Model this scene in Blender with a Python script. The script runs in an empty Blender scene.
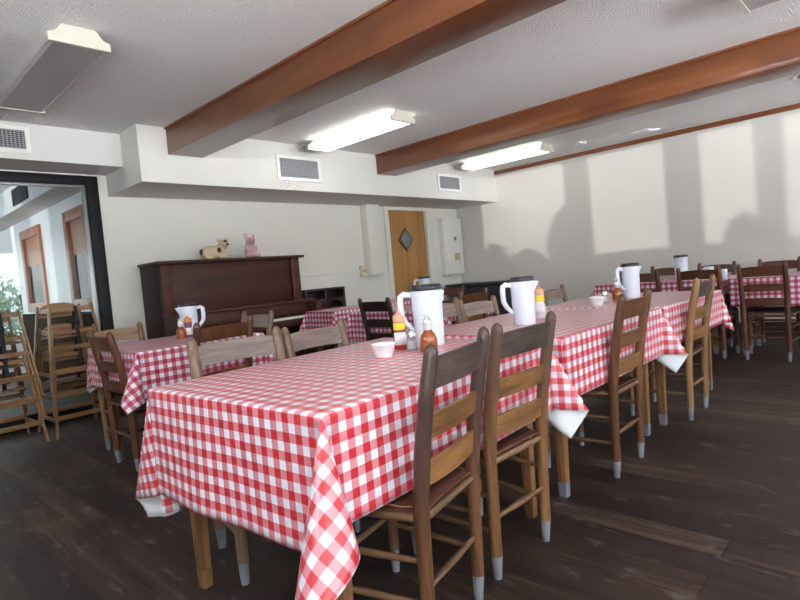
import bpy, bmesh, math, random
from mathutils import Vector, Matrix
random.seed(7)
S = bpy.context.scene
COL = S.collection

# ---------------------------------------------------------------- camera
cd = bpy.data.cameras.new('camera'); cam = bpy.data.objects.new('camera', cd); COL.objects.link(cam)
YAW, PITCH, ROLL, FPX = 0.8070997, 0.0501808, 0.0866797, 552.97
f = Vector((math.sin(YAW)*math.cos(PITCH), math.cos(YAW)*math.cos(PITCH), -math.sin(PITCH)))
r0 = Vector((math.cos(YAW), -math.sin(YAW), 0)); d0 = f.cross(r0)
rr = math.cos(ROLL)*r0 + math.sin(ROLL)*d0
dd = -math.sin(ROLL)*r0 + math.cos(ROLL)*d0
M = Matrix((rr, -dd, -f)).transposed().to_4x4(); M.translation = (0, 0, 1.1)
cam.matrix_world = M
cd.sensor_width = 36; cd.lens = FPX/800*36; cd.clip_start = 0.05; cd.clip_end = 200
S.camera = cam

# ---------------------------------------------------------------- world, sun, daylight, exposure
S.view_settings.view_transform = 'Standard'; S.view_settings.look = 'None'
S.view_settings.gamma = 1; S.view_settings.use_curve_mapping = False
S.view_settings.exposure = 0.2
W = bpy.data.worlds.new('world'); S.world = W; W.use_nodes = True
bg = W.node_tree.nodes['Background']; bg.inputs[0].default_value = (0.86, 0.93, 1.0, 1); bg.inputs[1].default_value = 1.1

def light(name, kind, loc, direction, energy, color, **kw):
    l = bpy.data.lights.new(name, kind); o = bpy.data.objects.new(name, l); COL.objects.link(o)
    o.location = loc; o.rotation_euler = Vector(direction).to_track_quat('-Z', 'Y').to_euler()
    l.energy = energy; l.color = color
    for k, v in kw.items(): setattr(l, k, v)
    return o
# glare thrown up off the pavement outside: it crosses the room almost level and rises a little
light('pavement_glare', 'SUN', (-6, -4, 0.5), (1, 0.58, 0.055), 1.2, (1.0, 0.97, 0.9), angle=math.radians(0.4))
light('daylight_left', 'AREA', (-1.75, -2.5, 1.65), (1, 0, 0.0), 105, (0.92, 0.96, 1.0), shape='RECTANGLE', size=5.2, size_y=1.5)
light('daylight_rear', 'AREA', (2.6, -5.6, 1.6), (0, 1, 0.0), 170, (0.84, 0.92, 1.0), shape='RECTANGLE', size=7.0, size_y=1.8)
# sunlit pavement outside the two window walls, lighting the ceiling from below
light('pavement_rear', 'AREA', (3.0, -13.0, -0.3), (0, 0.0, 1), 22000, (0.97, 0.98, 1.0), shape='RECTANGLE', size=14.0, size_y=14.0)
light('pavement_left', 'AREA', (-8.0, -3.0, -0.3), (0, 0.0, 1), 16500, (0.97, 0.98, 1.0), shape='RECTANGLE', size=11.0, size_y=14.0)
light('fill_blind_window', 'AREA', (-1.62, 2.35, 2.11), (1, 0.25, 0.0), 65, (0.92, 0.94, 1.0), shape='RECTANGLE', size=1.15, size_y=0.45)  # fill lamp added outside the blind to brighten the soffit's left end
light('daylight_next_room', 'AREA', (0.2, 11.3, 1.5), (0.15, -1, 0.0), 35, (0.92, 1.0, 0.97), shape='RECTANGLE', size=3.2, size_y=1.8)

# ---------------------------------------------------------------- materials
MATS = {}
def nt(name):
    m = bpy.data.materials.new(name); m.use_nodes = True
    t = m.node_tree; b = t.nodes['Principled BSDF']
    MATS[name] = m
    return m, t, b
def N(t, typ, **kw):
    n = t.nodes.new(typ)
    for k, v in kw.items():
        if k.startswith('i_'):
            key = k[2:]; n.inputs[int(key) if key.isdigit() else key.replace('_', ' ')].default_value = v
        else: setattr(n, k, v)
    return n
def L(t, a, ao, b, bi): t.links.new(a.outputs[ao], b.inputs[bi])
def rgba(c): return (c[0], c[1], c[2], 1)
def ramp(t, stops):
    n = t.nodes.new('ShaderNodeValToRGB'); e = n.color_ramp.elements
    e[0].position, e[0].color = stops[0][0], rgba(stops[0][1])
    e[1].position, e[1].color = stops[-1][0], rgba(stops[-1][1])
    for p, c in stops[1:-1]:
        x = e.new(p); x.color = rgba(c)
    return n
def plain(name, c, rough=0.5, metal=0.0, noise=0.0, coat=0.0, spec=0.5, trans=0.0, emit=None, bump=0.0, bscale=60):
    m, t, b = nt(name)
    b.inputs['Base Color'].default_value = rgba(c); b.inputs['Roughness'].default_value = rough
    b.inputs['Metallic'].default_value = metal; b.inputs['Coat Weight'].default_value = coat
    b.inputs['Specular IOR Level'].default_value = spec
    if trans: b.inputs['Transmission Weight'].default_value = trans
    tc = N(t, 'ShaderNodeTexCoord')
    nz = N(t, 'ShaderNodeTexNoise', i_Scale=9.0, i_Detail=5.0); L(t, tc, 'Object', nz, 'Vector')
    v = max(noise, 0.03)
    rp = ramp(t, [(0.3, tuple(x*(1-v) for x in c)), (0.7, tuple(min(1, x*(1+v)) for x in c))])
    L(t, nz, 0, rp, 0); L(t, rp, 0, b, 'Base Color')
    if emit:
        b.inputs['Emission Color'].default_value = rgba(emit[:3]); b.inputs['Emission Strength'].default_value = emit[3]
    if bump:
        n2 = N(t, 'ShaderNodeTexNoise', i_Scale=float(bscale), i_Detail=3.0); L(t, tc, 'Object', n2, 'Vector')
        bp = N(t, 'ShaderNodeBump', i_Strength=bump, i_Distance=0.01); L(t, n2, 0, bp, 'Height'); L(t, bp, 0, b, 'Normal')
    return m
def wood(name, dark, light_, axis='z', rough=0.42, scale=2.2, coat=0.0, spec=0.45, grain=1.0, patina=None):
    m, t, b = nt(name)
    tc = N(t, 'ShaderNodeTexCoord'); mp = N(t, 'ShaderNodeMapping')
    s = [16*scale]*3; s['xyz'.index(axis)] = 1.3*scale
    mp.inputs['Scale'].default_value = s
    L(t, tc, 'Object', mp, 'Vector')
    oi = N(t, 'ShaderNodeObjectInfo'); ml = N(t, 'ShaderNodeMath', operation='MULTIPLY', i_1=37.0); L(t, oi, 'Random', ml, 0)
    cx = N(t, 'ShaderNodeCombineXYZ'); [L(t, ml, 0, cx, i) for i in range(3)]
    L(t, cx, 0, mp, 'Location')
    nz = N(t, 'ShaderNodeTexNoise', i_Scale=1.0, i_Detail=8.0, i_Roughness=0.65, i_Distortion=0.6); L(t, mp, 0, nz, 'Vector')
    mid = tuple((a+c)/2 for a, c in zip(dark, light_))
    rp = ramp(t, [(0.5-0.2/grain, dark), (0.5, mid), (0.5+0.18/grain, light_)]); L(t, nz, 0, rp, 0)
    hv = N(t, 'ShaderNodeHueSaturation'); L(t, rp, 0, hv, 'Color')
    mr = N(t, 'ShaderNodeMapRange', i_3=0.78, i_4=1.2); L(t, oi, 'Random', mr, 0); L(t, mr, 0, hv, 'Value')
    last = hv
    if patina:      # handling wear: posts darkened by hands towards their tops
        sp = N(t, 'ShaderNodeSeparateXYZ'); L(t, tc, 'Object', sp, 0)
        ad = N(t, 'ShaderNodeMath', operation='MULTIPLY_ADD', i_1=0.35); L(t, nz, 0, ad, 0); L(t, sp, 2, ad, 2)
        mr2 = N(t, 'ShaderNodeMapRange', i_1=patina[0], i_2=patina[1], i_3=0.0, i_4=0.9); L(t, ad, 0, mr2, 0)
        mx = N(t, 'ShaderNodeMixRGB'); mx.inputs[2].default_value = rgba(patina[2]); L(t, mr2, 0, mx, 0); L(t, hv, 0, mx, 1); last = mx
    L(t, last, 0, b, 'Base Color')
    b.inputs['Roughness'].default_value = rough; b.inputs['Coat Weight'].default_value = coat
    b.inputs['Specular IOR Level'].default_value = spec
    bp = N(t, 'ShaderNodeBump', i_Strength=0.15, i_Distance=0.004); L(t, nz, 0, bp, 'Height'); L(t, bp, 0, b, 'Normal')
    return m

# gingham: two crossed stripe sets in the cloth's own metres
CHK = 0.0535
def gingham(name, red, pink, white, rough=0.32):
    m, t, b = nt(name)
    uv = N(t, 'ShaderNodeUVMap', uv_map='cloth'); sp = N(t, 'ShaderNodeSeparateXYZ'); L(t, uv, 0, sp, 0)
    st = []
    for i in range(2):
        d = N(t, 'ShaderNodeMath', operation='DIVIDE', i_1=CHK); L(t, sp, i, d, 0)
        fr = N(t, 'ShaderNodeMath', operation='FRACT'); L(t, d, 0, fr, 0)
        g = N(t, 'ShaderNodeMath', operation='GREATER_THAN', i_1=0.5); L(t, fr, 0, g, 0); st.append(g)
    ad = N(t, 'ShaderNodeMath', operation='ADD'); L(t, st[0], 0, ad, 0); L(t, st[1], 0, ad, 1)
    hf = N(t, 'ShaderNodeMath', operation='DIVIDE', i_1=2.0); L(t, ad, 0, hf, 0)
    rp = ramp(t, [(0.0, white), (0.5, pink), (0.9, red)]); rp.color_ramp.interpolation = 'CONSTANT'
    rp.color_ramp.elements[1].position = 0.3; rp.color_ramp.elements[2].position = 0.8
    L(t, hf, 0, rp, 0); L(t, rp, 0, b, 'Base Color')
    b.inputs['Roughness'].default_value = rough; b.inputs['Specular IOR Level'].default_value = 0.5; b.inputs['Coat Weight'].default_value = 0.35; b.inputs['Coat Roughness'].default_value = 0.3
    tc = N(t, 'ShaderNodeTexCoord'); nz = N(t, 'ShaderNodeTexNoise', i_Scale=7.0, i_Detail=2.0); L(t, tc, 'Object', nz, 'Vector')
    bp = N(t, 'ShaderNodeBump', i_Strength=0.25, i_Distance=0.02); L(t, nz, 0, bp, 'Height'); L(t, bp, 0, b, 'Normal')
    return m
CLOTH = gingham('red_gingham_vinyl', (0.52, 0.025, 0.035), (0.62, 0.225, 0.27), (0.66, 0.71, 0.80))
CLOTH_SHADED = gingham('shaded_gingham_vinyl', (0.36, 0.012, 0.035), (0.52, 0.17, 0.26), (0.78, 0.76, 0.84), 0.36)
BACKING = plain('white_flannel_backing', (0.78, 0.81, 0.86), 0.85)

W_HONEY = wood('honey_oak', (0.0874, 0.035, 0.0122), (0.2654, 0.1327, 0.0501), 'z', patina=(0.62, 1.0, (0.07, 0.04, 0.03)))
W_PATINA = wood('hand_darkened_oak', (0.057, 0.0228, 0.0114), (0.1622, 0.0737, 0.0339), 'z', 0.36, patina=(0.55, 0.85, (0.045, 0.028, 0.027)))
W_HONEY_X = wood('honey_oak_slat', (0.0874, 0.035, 0.0122), (0.2654, 0.1327, 0.0487), 'x')
W_TAN = wood('tan_oak', (0.114, 0.0547, 0.0205), (0.2654, 0.1474, 0.0627), 'z')
W_TAN_X = wood('tan_oak_slat', (0.16, 0.085, 0.04), (0.38, 0.235, 0.125), 'x')
W_DARK = wood('dark_walnut_stain', (0.035, 0.018, 0.014), (0.13, 0.065, 0.042), 'z', 0.34)
W_BROWN = wood('brown_oak', (0.0456, 0.0167, 0.0084), (0.1474, 0.0605, 0.0265), 'z', 0.36)
W_RED = wood('red_brown_stain', (0.041, 0.0148, 0.0082), (0.1352, 0.0493, 0.0239), 'z', 0.36)
W_RED_X = wood('red_brown_slat', (0.0451, 0.0164, 0.009), (0.1432, 0.0541, 0.027), 'x', 0.36)
W_GREY_X = wood('worn_grey_slat', (0.0289, 0.0213, 0.0213), (0.1032, 0.0722, 0.0627), 'x', 0.4)
W_WINLIT_X = wood('driftwood_slat', (0.123, 0.0861, 0.0738), (0.2863, 0.2187, 0.1869), 'x', 0.4)  # grey of the window light on the slats is put into their colour
W_PALE = wood('pale_brown_post', (0.082, 0.0451, 0.0279), (0.2227, 0.1432, 0.0954), 'z', 0.4)
W_BLACK = wood('near_black_stain', (0.012, 0.008, 0.008), (0.045, 0.024, 0.02), 'z', 0.34)
W_SEAT = wood('brown_leather_seat', (0.04, 0.018, 0.012), (0.12, 0.05, 0.03), 'x', 0.38, 0.8)
W_RUNG = wood('rung_oak', (0.0684, 0.0319, 0.016), (0.2212, 0.1253, 0.0663), 'x', 0.45)
W_RUNG_Y = wood('rung_oak_side', (0.076, 0.0365, 0.0182), (0.1917, 0.1032, 0.0553), 'y', 0.45)
W_HC = wood('blond_highchair_wood', (0.1615, 0.0765, 0.0289), (0.3298, 0.1855, 0.0783), 'x', 0.42)
W_HCZ = wood('blond_highchair_leg', (0.17, 0.085, 0.0357), (0.3463, 0.2061, 0.0948), 'z', 0.42)
W_TLEG = wood('table_leg_oak', (0.0912, 0.038, 0.0152), (0.2506, 0.1253, 0.0516), 'z', 0.42)
W_BEAM = wood('stained_redwood_beam', (0.1148, 0.0344, 0.0123), (0.2466, 0.0795, 0.0262), 'y', 0.36, 0.5, coat=0.15, grain=0.9)
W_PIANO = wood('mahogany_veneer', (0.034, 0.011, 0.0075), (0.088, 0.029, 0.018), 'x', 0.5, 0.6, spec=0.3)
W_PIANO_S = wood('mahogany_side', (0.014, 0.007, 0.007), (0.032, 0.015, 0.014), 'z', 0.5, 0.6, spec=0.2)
W_DOOR = wood('oak_door_veneer', (0.38, 0.17, 0.05), (0.60, 0.32, 0.105), 'z', 0.42, 0.45, grain=0.9)
W_FRAME = wood('red_window_wood', (0.30, 0.10, 0.05), (0.48, 0.19, 0.10), 'z', 0.45)
W_SHADE = wood('orange_wood_panel', (0.24, 0.08, 0.03), (0.38, 0.15, 0.06), 'z', 0.45)
GREY_PAINT = plain('grey_dipped_paint', (0.14, 0.15, 0.17), 0.65, noise=0.35)
WHITE_PL = plain('white_plastic', (0.68, 0.74, 0.84), 0.28, noise=0.01)
BLACK_PL = plain('black_plastic', (0.018, 0.018, 0.022), 0.35)
FOAM = plain('white_foam', (0.86, 0.87, 0.88), 0.6)
CHROME = plain('chrome', (0.75, 0.75, 0.76), 0.22, 1.0)
BLACK_FR = plain('black_painted_frame', (0.010, 0.010, 0.012), 0.5, spec=0.25)
METAL_W = plain('white_enamel', (0.82, 0.82, 0.78), 0.4)
CAP_W = plain('cream_end_cap', (0.52, 0.51, 0.43), 0.5)
SLOT = plain('dark_vent_interior', (0.03, 0.03, 0.034), 0.7)
VENT_GR = plain('grey_vent_blade', (0.36, 0.37, 0.39), 0.45)
LIT = plain('lit_acrylic', (0.9, 0.9, 0.88), 0.4, emit=(1.0, 0.985, 0.94, 4.0))
UNLIT = plain('unlit_prismatic_acrylic', (0.34, 0.31, 0.31), 0.3, bump=0.1, bscale=120)
BEIGE = plain('beige_switch_plastic', (0.62, 0.58, 0.46), 0.5)
STRAP = plain('black_webbing', (0.012, 0.012, 0.016), 0.7)
KEY_W = plain('ivory_keys', (0.82, 0.80, 0.74), 0.3)
CAB = plain('dark_blue_vinyl', (0.02, 0.024, 0.03), 0.45)
CABF = plain('charcoal_cabinet', (0.03, 0.032, 0.036), 0.5)
AMBER = plain('amber_syrup', (0.30, 0.07, 0.012), 0.12, coat=0.5, noise=0.15)
CLEAR = plain('clear_glass', (0.75, 0.78, 0.8), 0.06, trans=0.75)
SALT = plain('salt', (0.85, 0.85, 0.86), 0.8)
KETCH = plain('ketchup_red', (0.30, 0.018, 0.012), 0.3)
GRAPE = plain('grape_purple', (0.20, 0.06, 0.13), 0.3)
ORANGE = plain('orange_cap', (0.80, 0.26, 0.06), 0.4)
PEACH = plain('peach_cap', (0.80, 0.38, 0.24), 0.4)
YELLOW = plain('yellow_label', (0.85, 0.60, 0.03), 0.45)
LAB_W = plain('white_label', (0.76, 0.74, 0.78), 0.45)
LAB_R = plain('brown_label', (0.28, 0.07, 0.04), 0.45)
GREYLAB = plain('grey_label', (0.22, 0.22, 0.25), 0.5)
CONC = plain('next_room_floor', (0.05, 0.042, 0.038), 0.6)
BARK = plain('bark', (0.10, 0.07, 0.05), 0.8)

def leaf_mat(name, a, c):
    m, t, b = nt(name)
    tc = N(t, 'ShaderNodeTexCoord'); nz = N(t, 'ShaderNodeTexNoise', i_Scale=8.0); L(t, tc, 'Object', nz, 'Vector')
    rp = ramp(t, [(0.35, a), (0.65, c)]); L(t, nz, 0, rp, 0); L(t, rp, 0, b, 'Base Color'); b.inputs['Roughness'].default_value = 0.5
    return m
LEAF = leaf_mat('shrub_leaves', (0.05, 0.12, 0.03), (0.22, 0.36, 0.14))
LEAF_SUNLIT = leaf_mat('sunlit_leaves', (0.30, 0.42, 0.30), (0.55, 0.68, 0.55))  # brightness of the daylight outdoors is put into the leaf colour

def wall_paint(name, c, rough=0.55, bump=0.08, stains=None, popcorn=False):
    m, t, b = nt(name)
    tc = N(t, 'ShaderNodeTexCoord')
    nz = N(t, 'ShaderNodeTexNoise', i_Scale=1.3, i_Detail=4.0); L(t, tc, 'Object', nz, 'Vector')
    rp = ramp(t, [(0.3, tuple(x*0.965 for x in c)), (0.7, c)]); L(t, nz, 0, rp, 0)
    last = rp
    for (p, rad, colr) in (stains or []):
        ds = N(t, 'ShaderNodeVectorMath', operation='DISTANCE'); ds.inputs[1].default_value = p; L(t, tc, 'Object', ds, 0)
        mr = N(t, 'ShaderNodeMapRange', i_1=rad, i_2=rad*0.35, i_3=0.0, i_4=1.0); L(t, ds, 'Value', mr, 0)
        n3 = N(t, 'ShaderNodeTexNoise', i_Scale=55.0, i_Detail=4.0); L(t, tc, 'Object', n3, 'Vector')
        r3 = ramp(t, [(0.55, (0, 0, 0)), (0.66, (1, 1, 1))]); L(t, n3, 0, r3, 0)
        mu = N(t, 'ShaderNodeMath', operation='MULTIPLY'); L(t, mr, 0, mu, 0); L(t, r3, 0, mu, 1)
        mx = N(t, 'ShaderNodeMixRGB'); mx.inputs[2].default_value = rgba(colr); L(t, mu, 0, mx, 0); L(t, last, 0, mx, 1); last = mx
    L(t, last, 0, b, 'Base Color')
    b.inputs['Roughness'].default_value = rough
    n2 = N(t, 'ShaderNodeTexNoise', i_Scale=80.0 if popcorn else 30.0, i_Detail=3.0); L(t, tc, 'Object', n2, 'Vector')
    bp = N(t, 'ShaderNodeBump', i_Strength=1.0 if popcorn else bump, i_Distance=0.02 if popcorn else 0.012); L(t, n2, 0, bp, 'Height'); L(t, bp, 0, b, 'Normal')
    return m
PAINT = wall_paint('cream_wall_paint', (0.78, 0.77, 0.705), 0.5)
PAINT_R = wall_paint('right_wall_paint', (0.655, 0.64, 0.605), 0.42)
CEIL = wall_paint('textured_ceiling', (0.80, 0.79, 0.775), 0.8, popcorn=True)
SOFF = wall_paint('white_soffit_paint', (0.69, 0.685, 0.655), 0.5, stains=[((3.62, 4.967, 2.17), 0.28, (0.42, 0.26, 0.14)), ((3.75, 4.967, 2.48), 0.25, (0.38, 0.30, 0.2)), ((6.2, 4.967, 2.44), 0.2, (0.5, 0.38, 0.26))])
SOFF_U = wall_paint('soffit_underside_shade', (0.62, 0.58, 0.57), 0.6)  # darker copy for downward faces, their shade put into the colour
NEXT_W = wall_paint('next_room_white', (0.74, 0.77, 0.82), 0.5)

def floor_mat():
    m, t, b = nt('dark_worn_planks')
    tc = N(t, 'ShaderNodeTexCoord')
    mp = N(t, 'ShaderNodeMapping'); mp.inputs['Rotation'].default_value = (0, 0, math.pi/2); L(t, tc, 'Object', mp, 'Vector')
    br = N(t, 'ShaderNodeTexBrick', i_Scale=1.0); L(t, mp, 0, br, 'Vector')
    br.offset = 0.37; br.inputs['Brick Width'].default_value = 1.5; br.inputs['Row Height'].default_value = 0.15
    br.inputs['Mortar Size'].default_value = 0.003; br.inputs['Mortar Smooth'].default_value = 0.2
    br.inputs['Color1'].default_value = (0, 0, 0, 1); br.inputs['Color2'].default_value = (1, 1, 1, 1); br.inputs['Mortar'].default_value = (0.2, 0.2, 0.2, 1)
    m2 = N(t, 'ShaderNodeMapping'); m2.inputs['Scale'].default_value = (14, 0.9, 1); L(t, tc, 'Object', m2, 'Vector')
    nz = N(t, 'ShaderNodeTexNoise', i_Scale=1.6, i_Detail=9.0, i_Roughness=0.7, i_Distortion=0.4); L(t, m2, 0, nz, 'Vector')
    n2 = N(t, 'ShaderNodeTexNoise', i_Scale=0.8, i_Detail=3.0); L(t, tc, 'Object', n2, 'Vector')
    rp = ramp(t, [(0.3, (0.014, 0.009, 0.0085)), (0.55, (0.032, 0.0205, 0.0165)), (0.75, (0.098, 0.063, 0.044))]); 
    a1 = N(t, 'ShaderNodeMath', operation='MULTIPLY_ADD', i_1=0.24, i_2=-0.11); L(t, br, 'Color', a1, 0)
    a2 = N(t, 'ShaderNodeMath', operation='ADD'); L(t, nz, 0, a2, 0); L(t, a1, 0, a2, 1)
    a3 = N(t, 'ShaderNodeMath', operation='MULTIPLY_ADD', i_1=0.7, i_2=-0.35); L(t, n2, 0, a3, 0)
    a4 = N(t, 'ShaderNodeMath', operation='ADD'); L(t, a2, 0, a4, 0); L(t, a3, 0, a4, 1)
    L(t, a4, 0, rp, 0)
    mx = N(t, 'ShaderNodeMixRGB', blend_type='MULTIPLY'); mx.inputs[2].default_value = (0.45, 0.42, 0.42, 1); L(t, br, 'Fac', mx, 0); L(t, rp, 0, mx, 1)
    # pale scuff flecks
    m3 = N(t, 'ShaderNodeMapping'); m3.inputs['Scale'].default_value = (17, 6, 1); L(t, tc, 'Object', m3, 'Vector')
    n3 = N(t, 'ShaderNodeTexNoise', i_Scale=1.0, i_Detail=5.0); L(t, m3, 0, n3, 'Vector')
    r3 = ramp(t, [(0.60, (0, 0, 0)), (0.76, (0.6, 0.6, 0.6))]); L(t, n3, 0, r3, 0)
    m4 = N(t, 'ShaderNodeMixRGB'); m4.inputs[2].default_value = (0.15, 0.13, 0.125, 1); L(t, r3, 0, m4, 0); L(t, mx, 0, m4, 1)
    L(t, m4, 0, b, 'Base Color')
    rr_ = N(t, 'ShaderNodeMapRange', i_3=0.42, i_4=0.6); L(t, nz, 0, rr_, 0); L(t, rr_, 0, b, 'Roughness')
    b.inputs['Specular IOR Level'].default_value = 0.32
    bp = N(t, 'ShaderNodeBump', i_Strength=0.2, i_Distance=0.004); L(t, nz, 0, bp, 'Height'); L(t, bp, 0, b, 'Normal')
    return m
FLOOR = floor_mat()

def pane_mat():
    m, t, b = nt('window_glass'); t.nodes.remove(b)
    out = t.nodes['Material Output']; tr = N(t, 'ShaderNodeBsdfTransparent'); gl = N(t, 'ShaderNodeBsdfGlossy', i_Roughness=0.02)
    tr.inputs[0].default_value = (0.94, 0.97, 0.96, 1)
    fr = N(t, 'ShaderNodeFresnel', i_IOR=1.16); mx = N(t, 'ShaderNodeMixShader')
    L(t, fr, 0, mx, 0); L(t, tr, 0, mx, 1); L(t, gl, 0, mx, 2); L(t, mx, 0, out, 'Surface')
    return m
GLASS = pane_mat()

# ---------------------------------------------------------------- mesh helpers
def V(*a): return Vector(a)
def box(bm, lo, hi, bev=0.0, mi=0):
    vs = [bm.verts.new((x, y, z)) for x in (lo[0], hi[0]) for y in (lo[1], hi[1]) for z in (lo[2], hi[2])]
    fs = [bm.faces.new([vs[i] for i in q]) for q in ((0, 1, 3, 2), (4, 6, 7, 5), (0, 4, 5, 1), (2, 3, 7, 6), (0, 2, 6, 4), (1, 5, 7, 3))]
    for q in fs: q.material_index = mi
    if bev:
        es = list({e for q in fs for e in q.edges})
        bmesh.ops.bevel(bm, geom=es, offset=bev, segments=2, affect='EDGES', profile=0.5)
def bar(bm, a, b, w, h, up=(0, 0, 1), bev=0.0, w2=None, h2=None):
    a, b = V(*a), V(*b); d = (b-a).normalized(); s = d.cross(V(*up))
    if s.length < 1e-4: s = d.cross(V(1, 0, 0))
    s.normalize(); u = s.cross(d); w2 = w2 or w; h2 = h2 or h
    vs = []
    for p, ww, hh in ((a, w, h), (b, w2, h2)):
        for i, j in ((-1, -1), (1, -1), (1, 1), (-1, 1)): vs.append(bm.verts.new(p + s*ww/2*i + u*hh/2*j))
    fs = [bm.faces.new([vs[i] for i in q]) for q in ((3, 2, 1, 0), (4, 5, 6, 7), (0, 1, 5, 4), (1, 2, 6, 5), (2, 3, 7, 6), (3, 0, 4, 7))]
    if bev: bmesh.ops.bevel(bm, geom=list({e for q in fs for e in q.edges}), offset=bev, segments=2, affect='EDGES')
def tube(bm, pts, rad, seg=12, cap=True, flat=1.0):
    pts = [V(*p) for p in pts]; n = len(pts)
    if not isinstance(rad, (list, tuple)): rad = [rad]*n
    rings = []; ref = None
    for i, p in enumerate(pts):
        d = (pts[min(i+1, n-1)]-pts[max(i-1, 0)]).normalized()
        if ref is None:
            ref = V(1, 0, 0) if abs(d.x) < 0.8 else V(0, 1, 0)
        s = (ref - d*ref.dot(d)).normalized(); u = d.cross(s); ref = s
        rings.append([bm.verts.new(p + (s*math.cos(2*math.pi*k/seg) + u*math.sin(2*math.pi*k/seg)*flat)*rad[i]) for k in range(seg)])
    for a, b in zip(rings, rings[1:]):
        for k in range(seg): bm.faces.new((a[k], a[(k+1) % seg], b[(k+1) % seg], b[k]))
    if cap:
        bm.faces.new(list(reversed(rings[0]))); bm.faces.new(rings[-1])
def lathe(bm, prof, seg=24, c=(0, 0, 0), mi=0):
    rings = []
    for r, z in prof:
        if r < 1e-5: rings.append([bm.verts.new((c[0], c[1], c[2]+z))])
        else: rings.append([bm.verts.new((c[0]+r*math.cos(2*math.pi*k/seg), c[1]+r*math.sin(2*math.pi*k/seg), c[2]+z)) for k in range(seg)])
    for a, b in zip(rings, rings[1:]):
        for k in range(seg):
            k2 = (k+1) % seg
            if len(a) == 1 and len(b) == 1: continue
            if len(a) == 1: q = bm.faces.new((a[0], b[k2], b[k]))
            elif len(b) == 1: q = bm.faces.new((a[k], a[k2], b[0]))
            else: q = bm.faces.new((a[k], a[k2], b[k2], b[k]))
            q.material_index = mi
    if len(rings[0]) > 1: bm.faces.new(list(reversed(rings[0])))
    if len(rings[-1]) > 1: bm.faces.new(rings[-1])
def prism(bm, poly, axis, lo, hi):
    def P(u, v, w): return {'x': (w, u, v), 'y': (u, w, v), 'z': (u, v, w)}[axis]
    a = [bm.verts.new(P(u, v, lo)) for u, v in poly]; b = [bm.verts.new(P(u, v, hi)) for u, v in poly]
    n = len(poly)
    for k in range(n): bm.faces.new((a[k], a[(k+1) % n], b[(k+1) % n], b[k]))
    bm.faces.new(list(reversed(a))); bm.faces.new(b)
def ball(bm, c, r, s=(1, 1, 1), seg=14):
    g = bmesh.ops.create_uvsphere(bm, u_segments=seg, v_segments=max(6, seg//2+2), radius=1.0)
    for v in g['verts']: v.co = V(c[0]+v.co.x*r*s[0], c[1]+v.co.y*r*s[1], c[2]+v.co.z*r*s[2])
def obj(name, bm, mat, parent=None, smooth=True, recalc=True, angle=40):
    if recalc: bmesh.ops.recalc_face_normals(bm, faces=bm.faces)
    me = bpy.data.meshes.new(name); bm.to_mesh(me); bm.free()
    for mm in (mat if isinstance(mat, (list, tuple)) else [mat]): me.materials.append(mm)
    if smooth:
        me.polygons.foreach_set('use_smooth', [True]*len(me.polygons))
        me.set_sharp_from_angle(angle=math.radians(angle))
    o = bpy.data.objects.new(name, me); COL.objects.link(o)
    if parent: o.parent = parent
    return o
def B(): return bmesh.new()
def bx(name, lo, hi, mat, parent=None, bev=0.0):
    bm = B(); box(bm, lo, hi, bev); return obj(name, bm, mat, parent)
def thing(name, label, cat, loc=(0, 0, 0), rz=0.0, group=None):
    o = bpy.data.objects.new(name, None); COL.objects.link(o); o.location = loc; o.rotation_euler = (0, 0, rz)
    o.empty_display_size = 0.05
    return tag(o, label, cat, group)
def tag(o, label, cat, group=None):
    o['label'] = label; o['category'] = cat
    if group: o['group'] = group
    return o
def struct(o): o['kind'] = 'structure'; return o
def kids(o): return [c for c in bpy.data.objects if c.parent == o]
def dup(root, loc, rz, label, group=None):
    r = root.copy(); COL.objects.link(r); r.location = loc; r.rotation_euler = (0, 0, rz); r['label'] = label
    if group: r['group'] = group
    out = [r]
    for ch in kids(root):
        c = ch.copy(); COL.objects.link(c); c.parent = r
        for g in kids(ch):
            d = g.copy(); COL.objects.link(d); d.parent = c
    return r

# ---------------------------------------------------------------- the room
H, XR, YB, YF, XL = 2.59, 7.63, 5.8, -5.3, -1.4
ZS, YS, XS = 2.088, 4.967, 2.05            # main soffit: underside, front, left end
struct(bx('floor', (XL, YF, -0.1), (XR, YB+0.15, 0), FLOOR))
struct(bx('ceiling', (XL-0.1, YF-0.1, H), (XR+0.1, YB, H+0.1), CEIL))
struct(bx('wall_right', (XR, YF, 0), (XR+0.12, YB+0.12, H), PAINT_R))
# back wall, with the glass opening (x up to 1.93) and the door opening
GX, GZ, DX0, DX1, DZ = 1.965, 2.275, 5.95, 6.80, 2.035
bm = B()
box(bm, (GX, YB, 0), (DX0, YB+0.12, H)); box(bm, (DX1, YB, 0), (XR, YB+0.12, H)); box(bm, (DX0, YB, DZ), (DX1, YB+0.12, H))
box(bm, (XL, YB, GZ), (GX, YB+0.12, H)); box(bm, (XL, YB, 0), (-0.6, YB+0.12, GZ))
struct(obj('wall_back', bm, PAINT))
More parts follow.
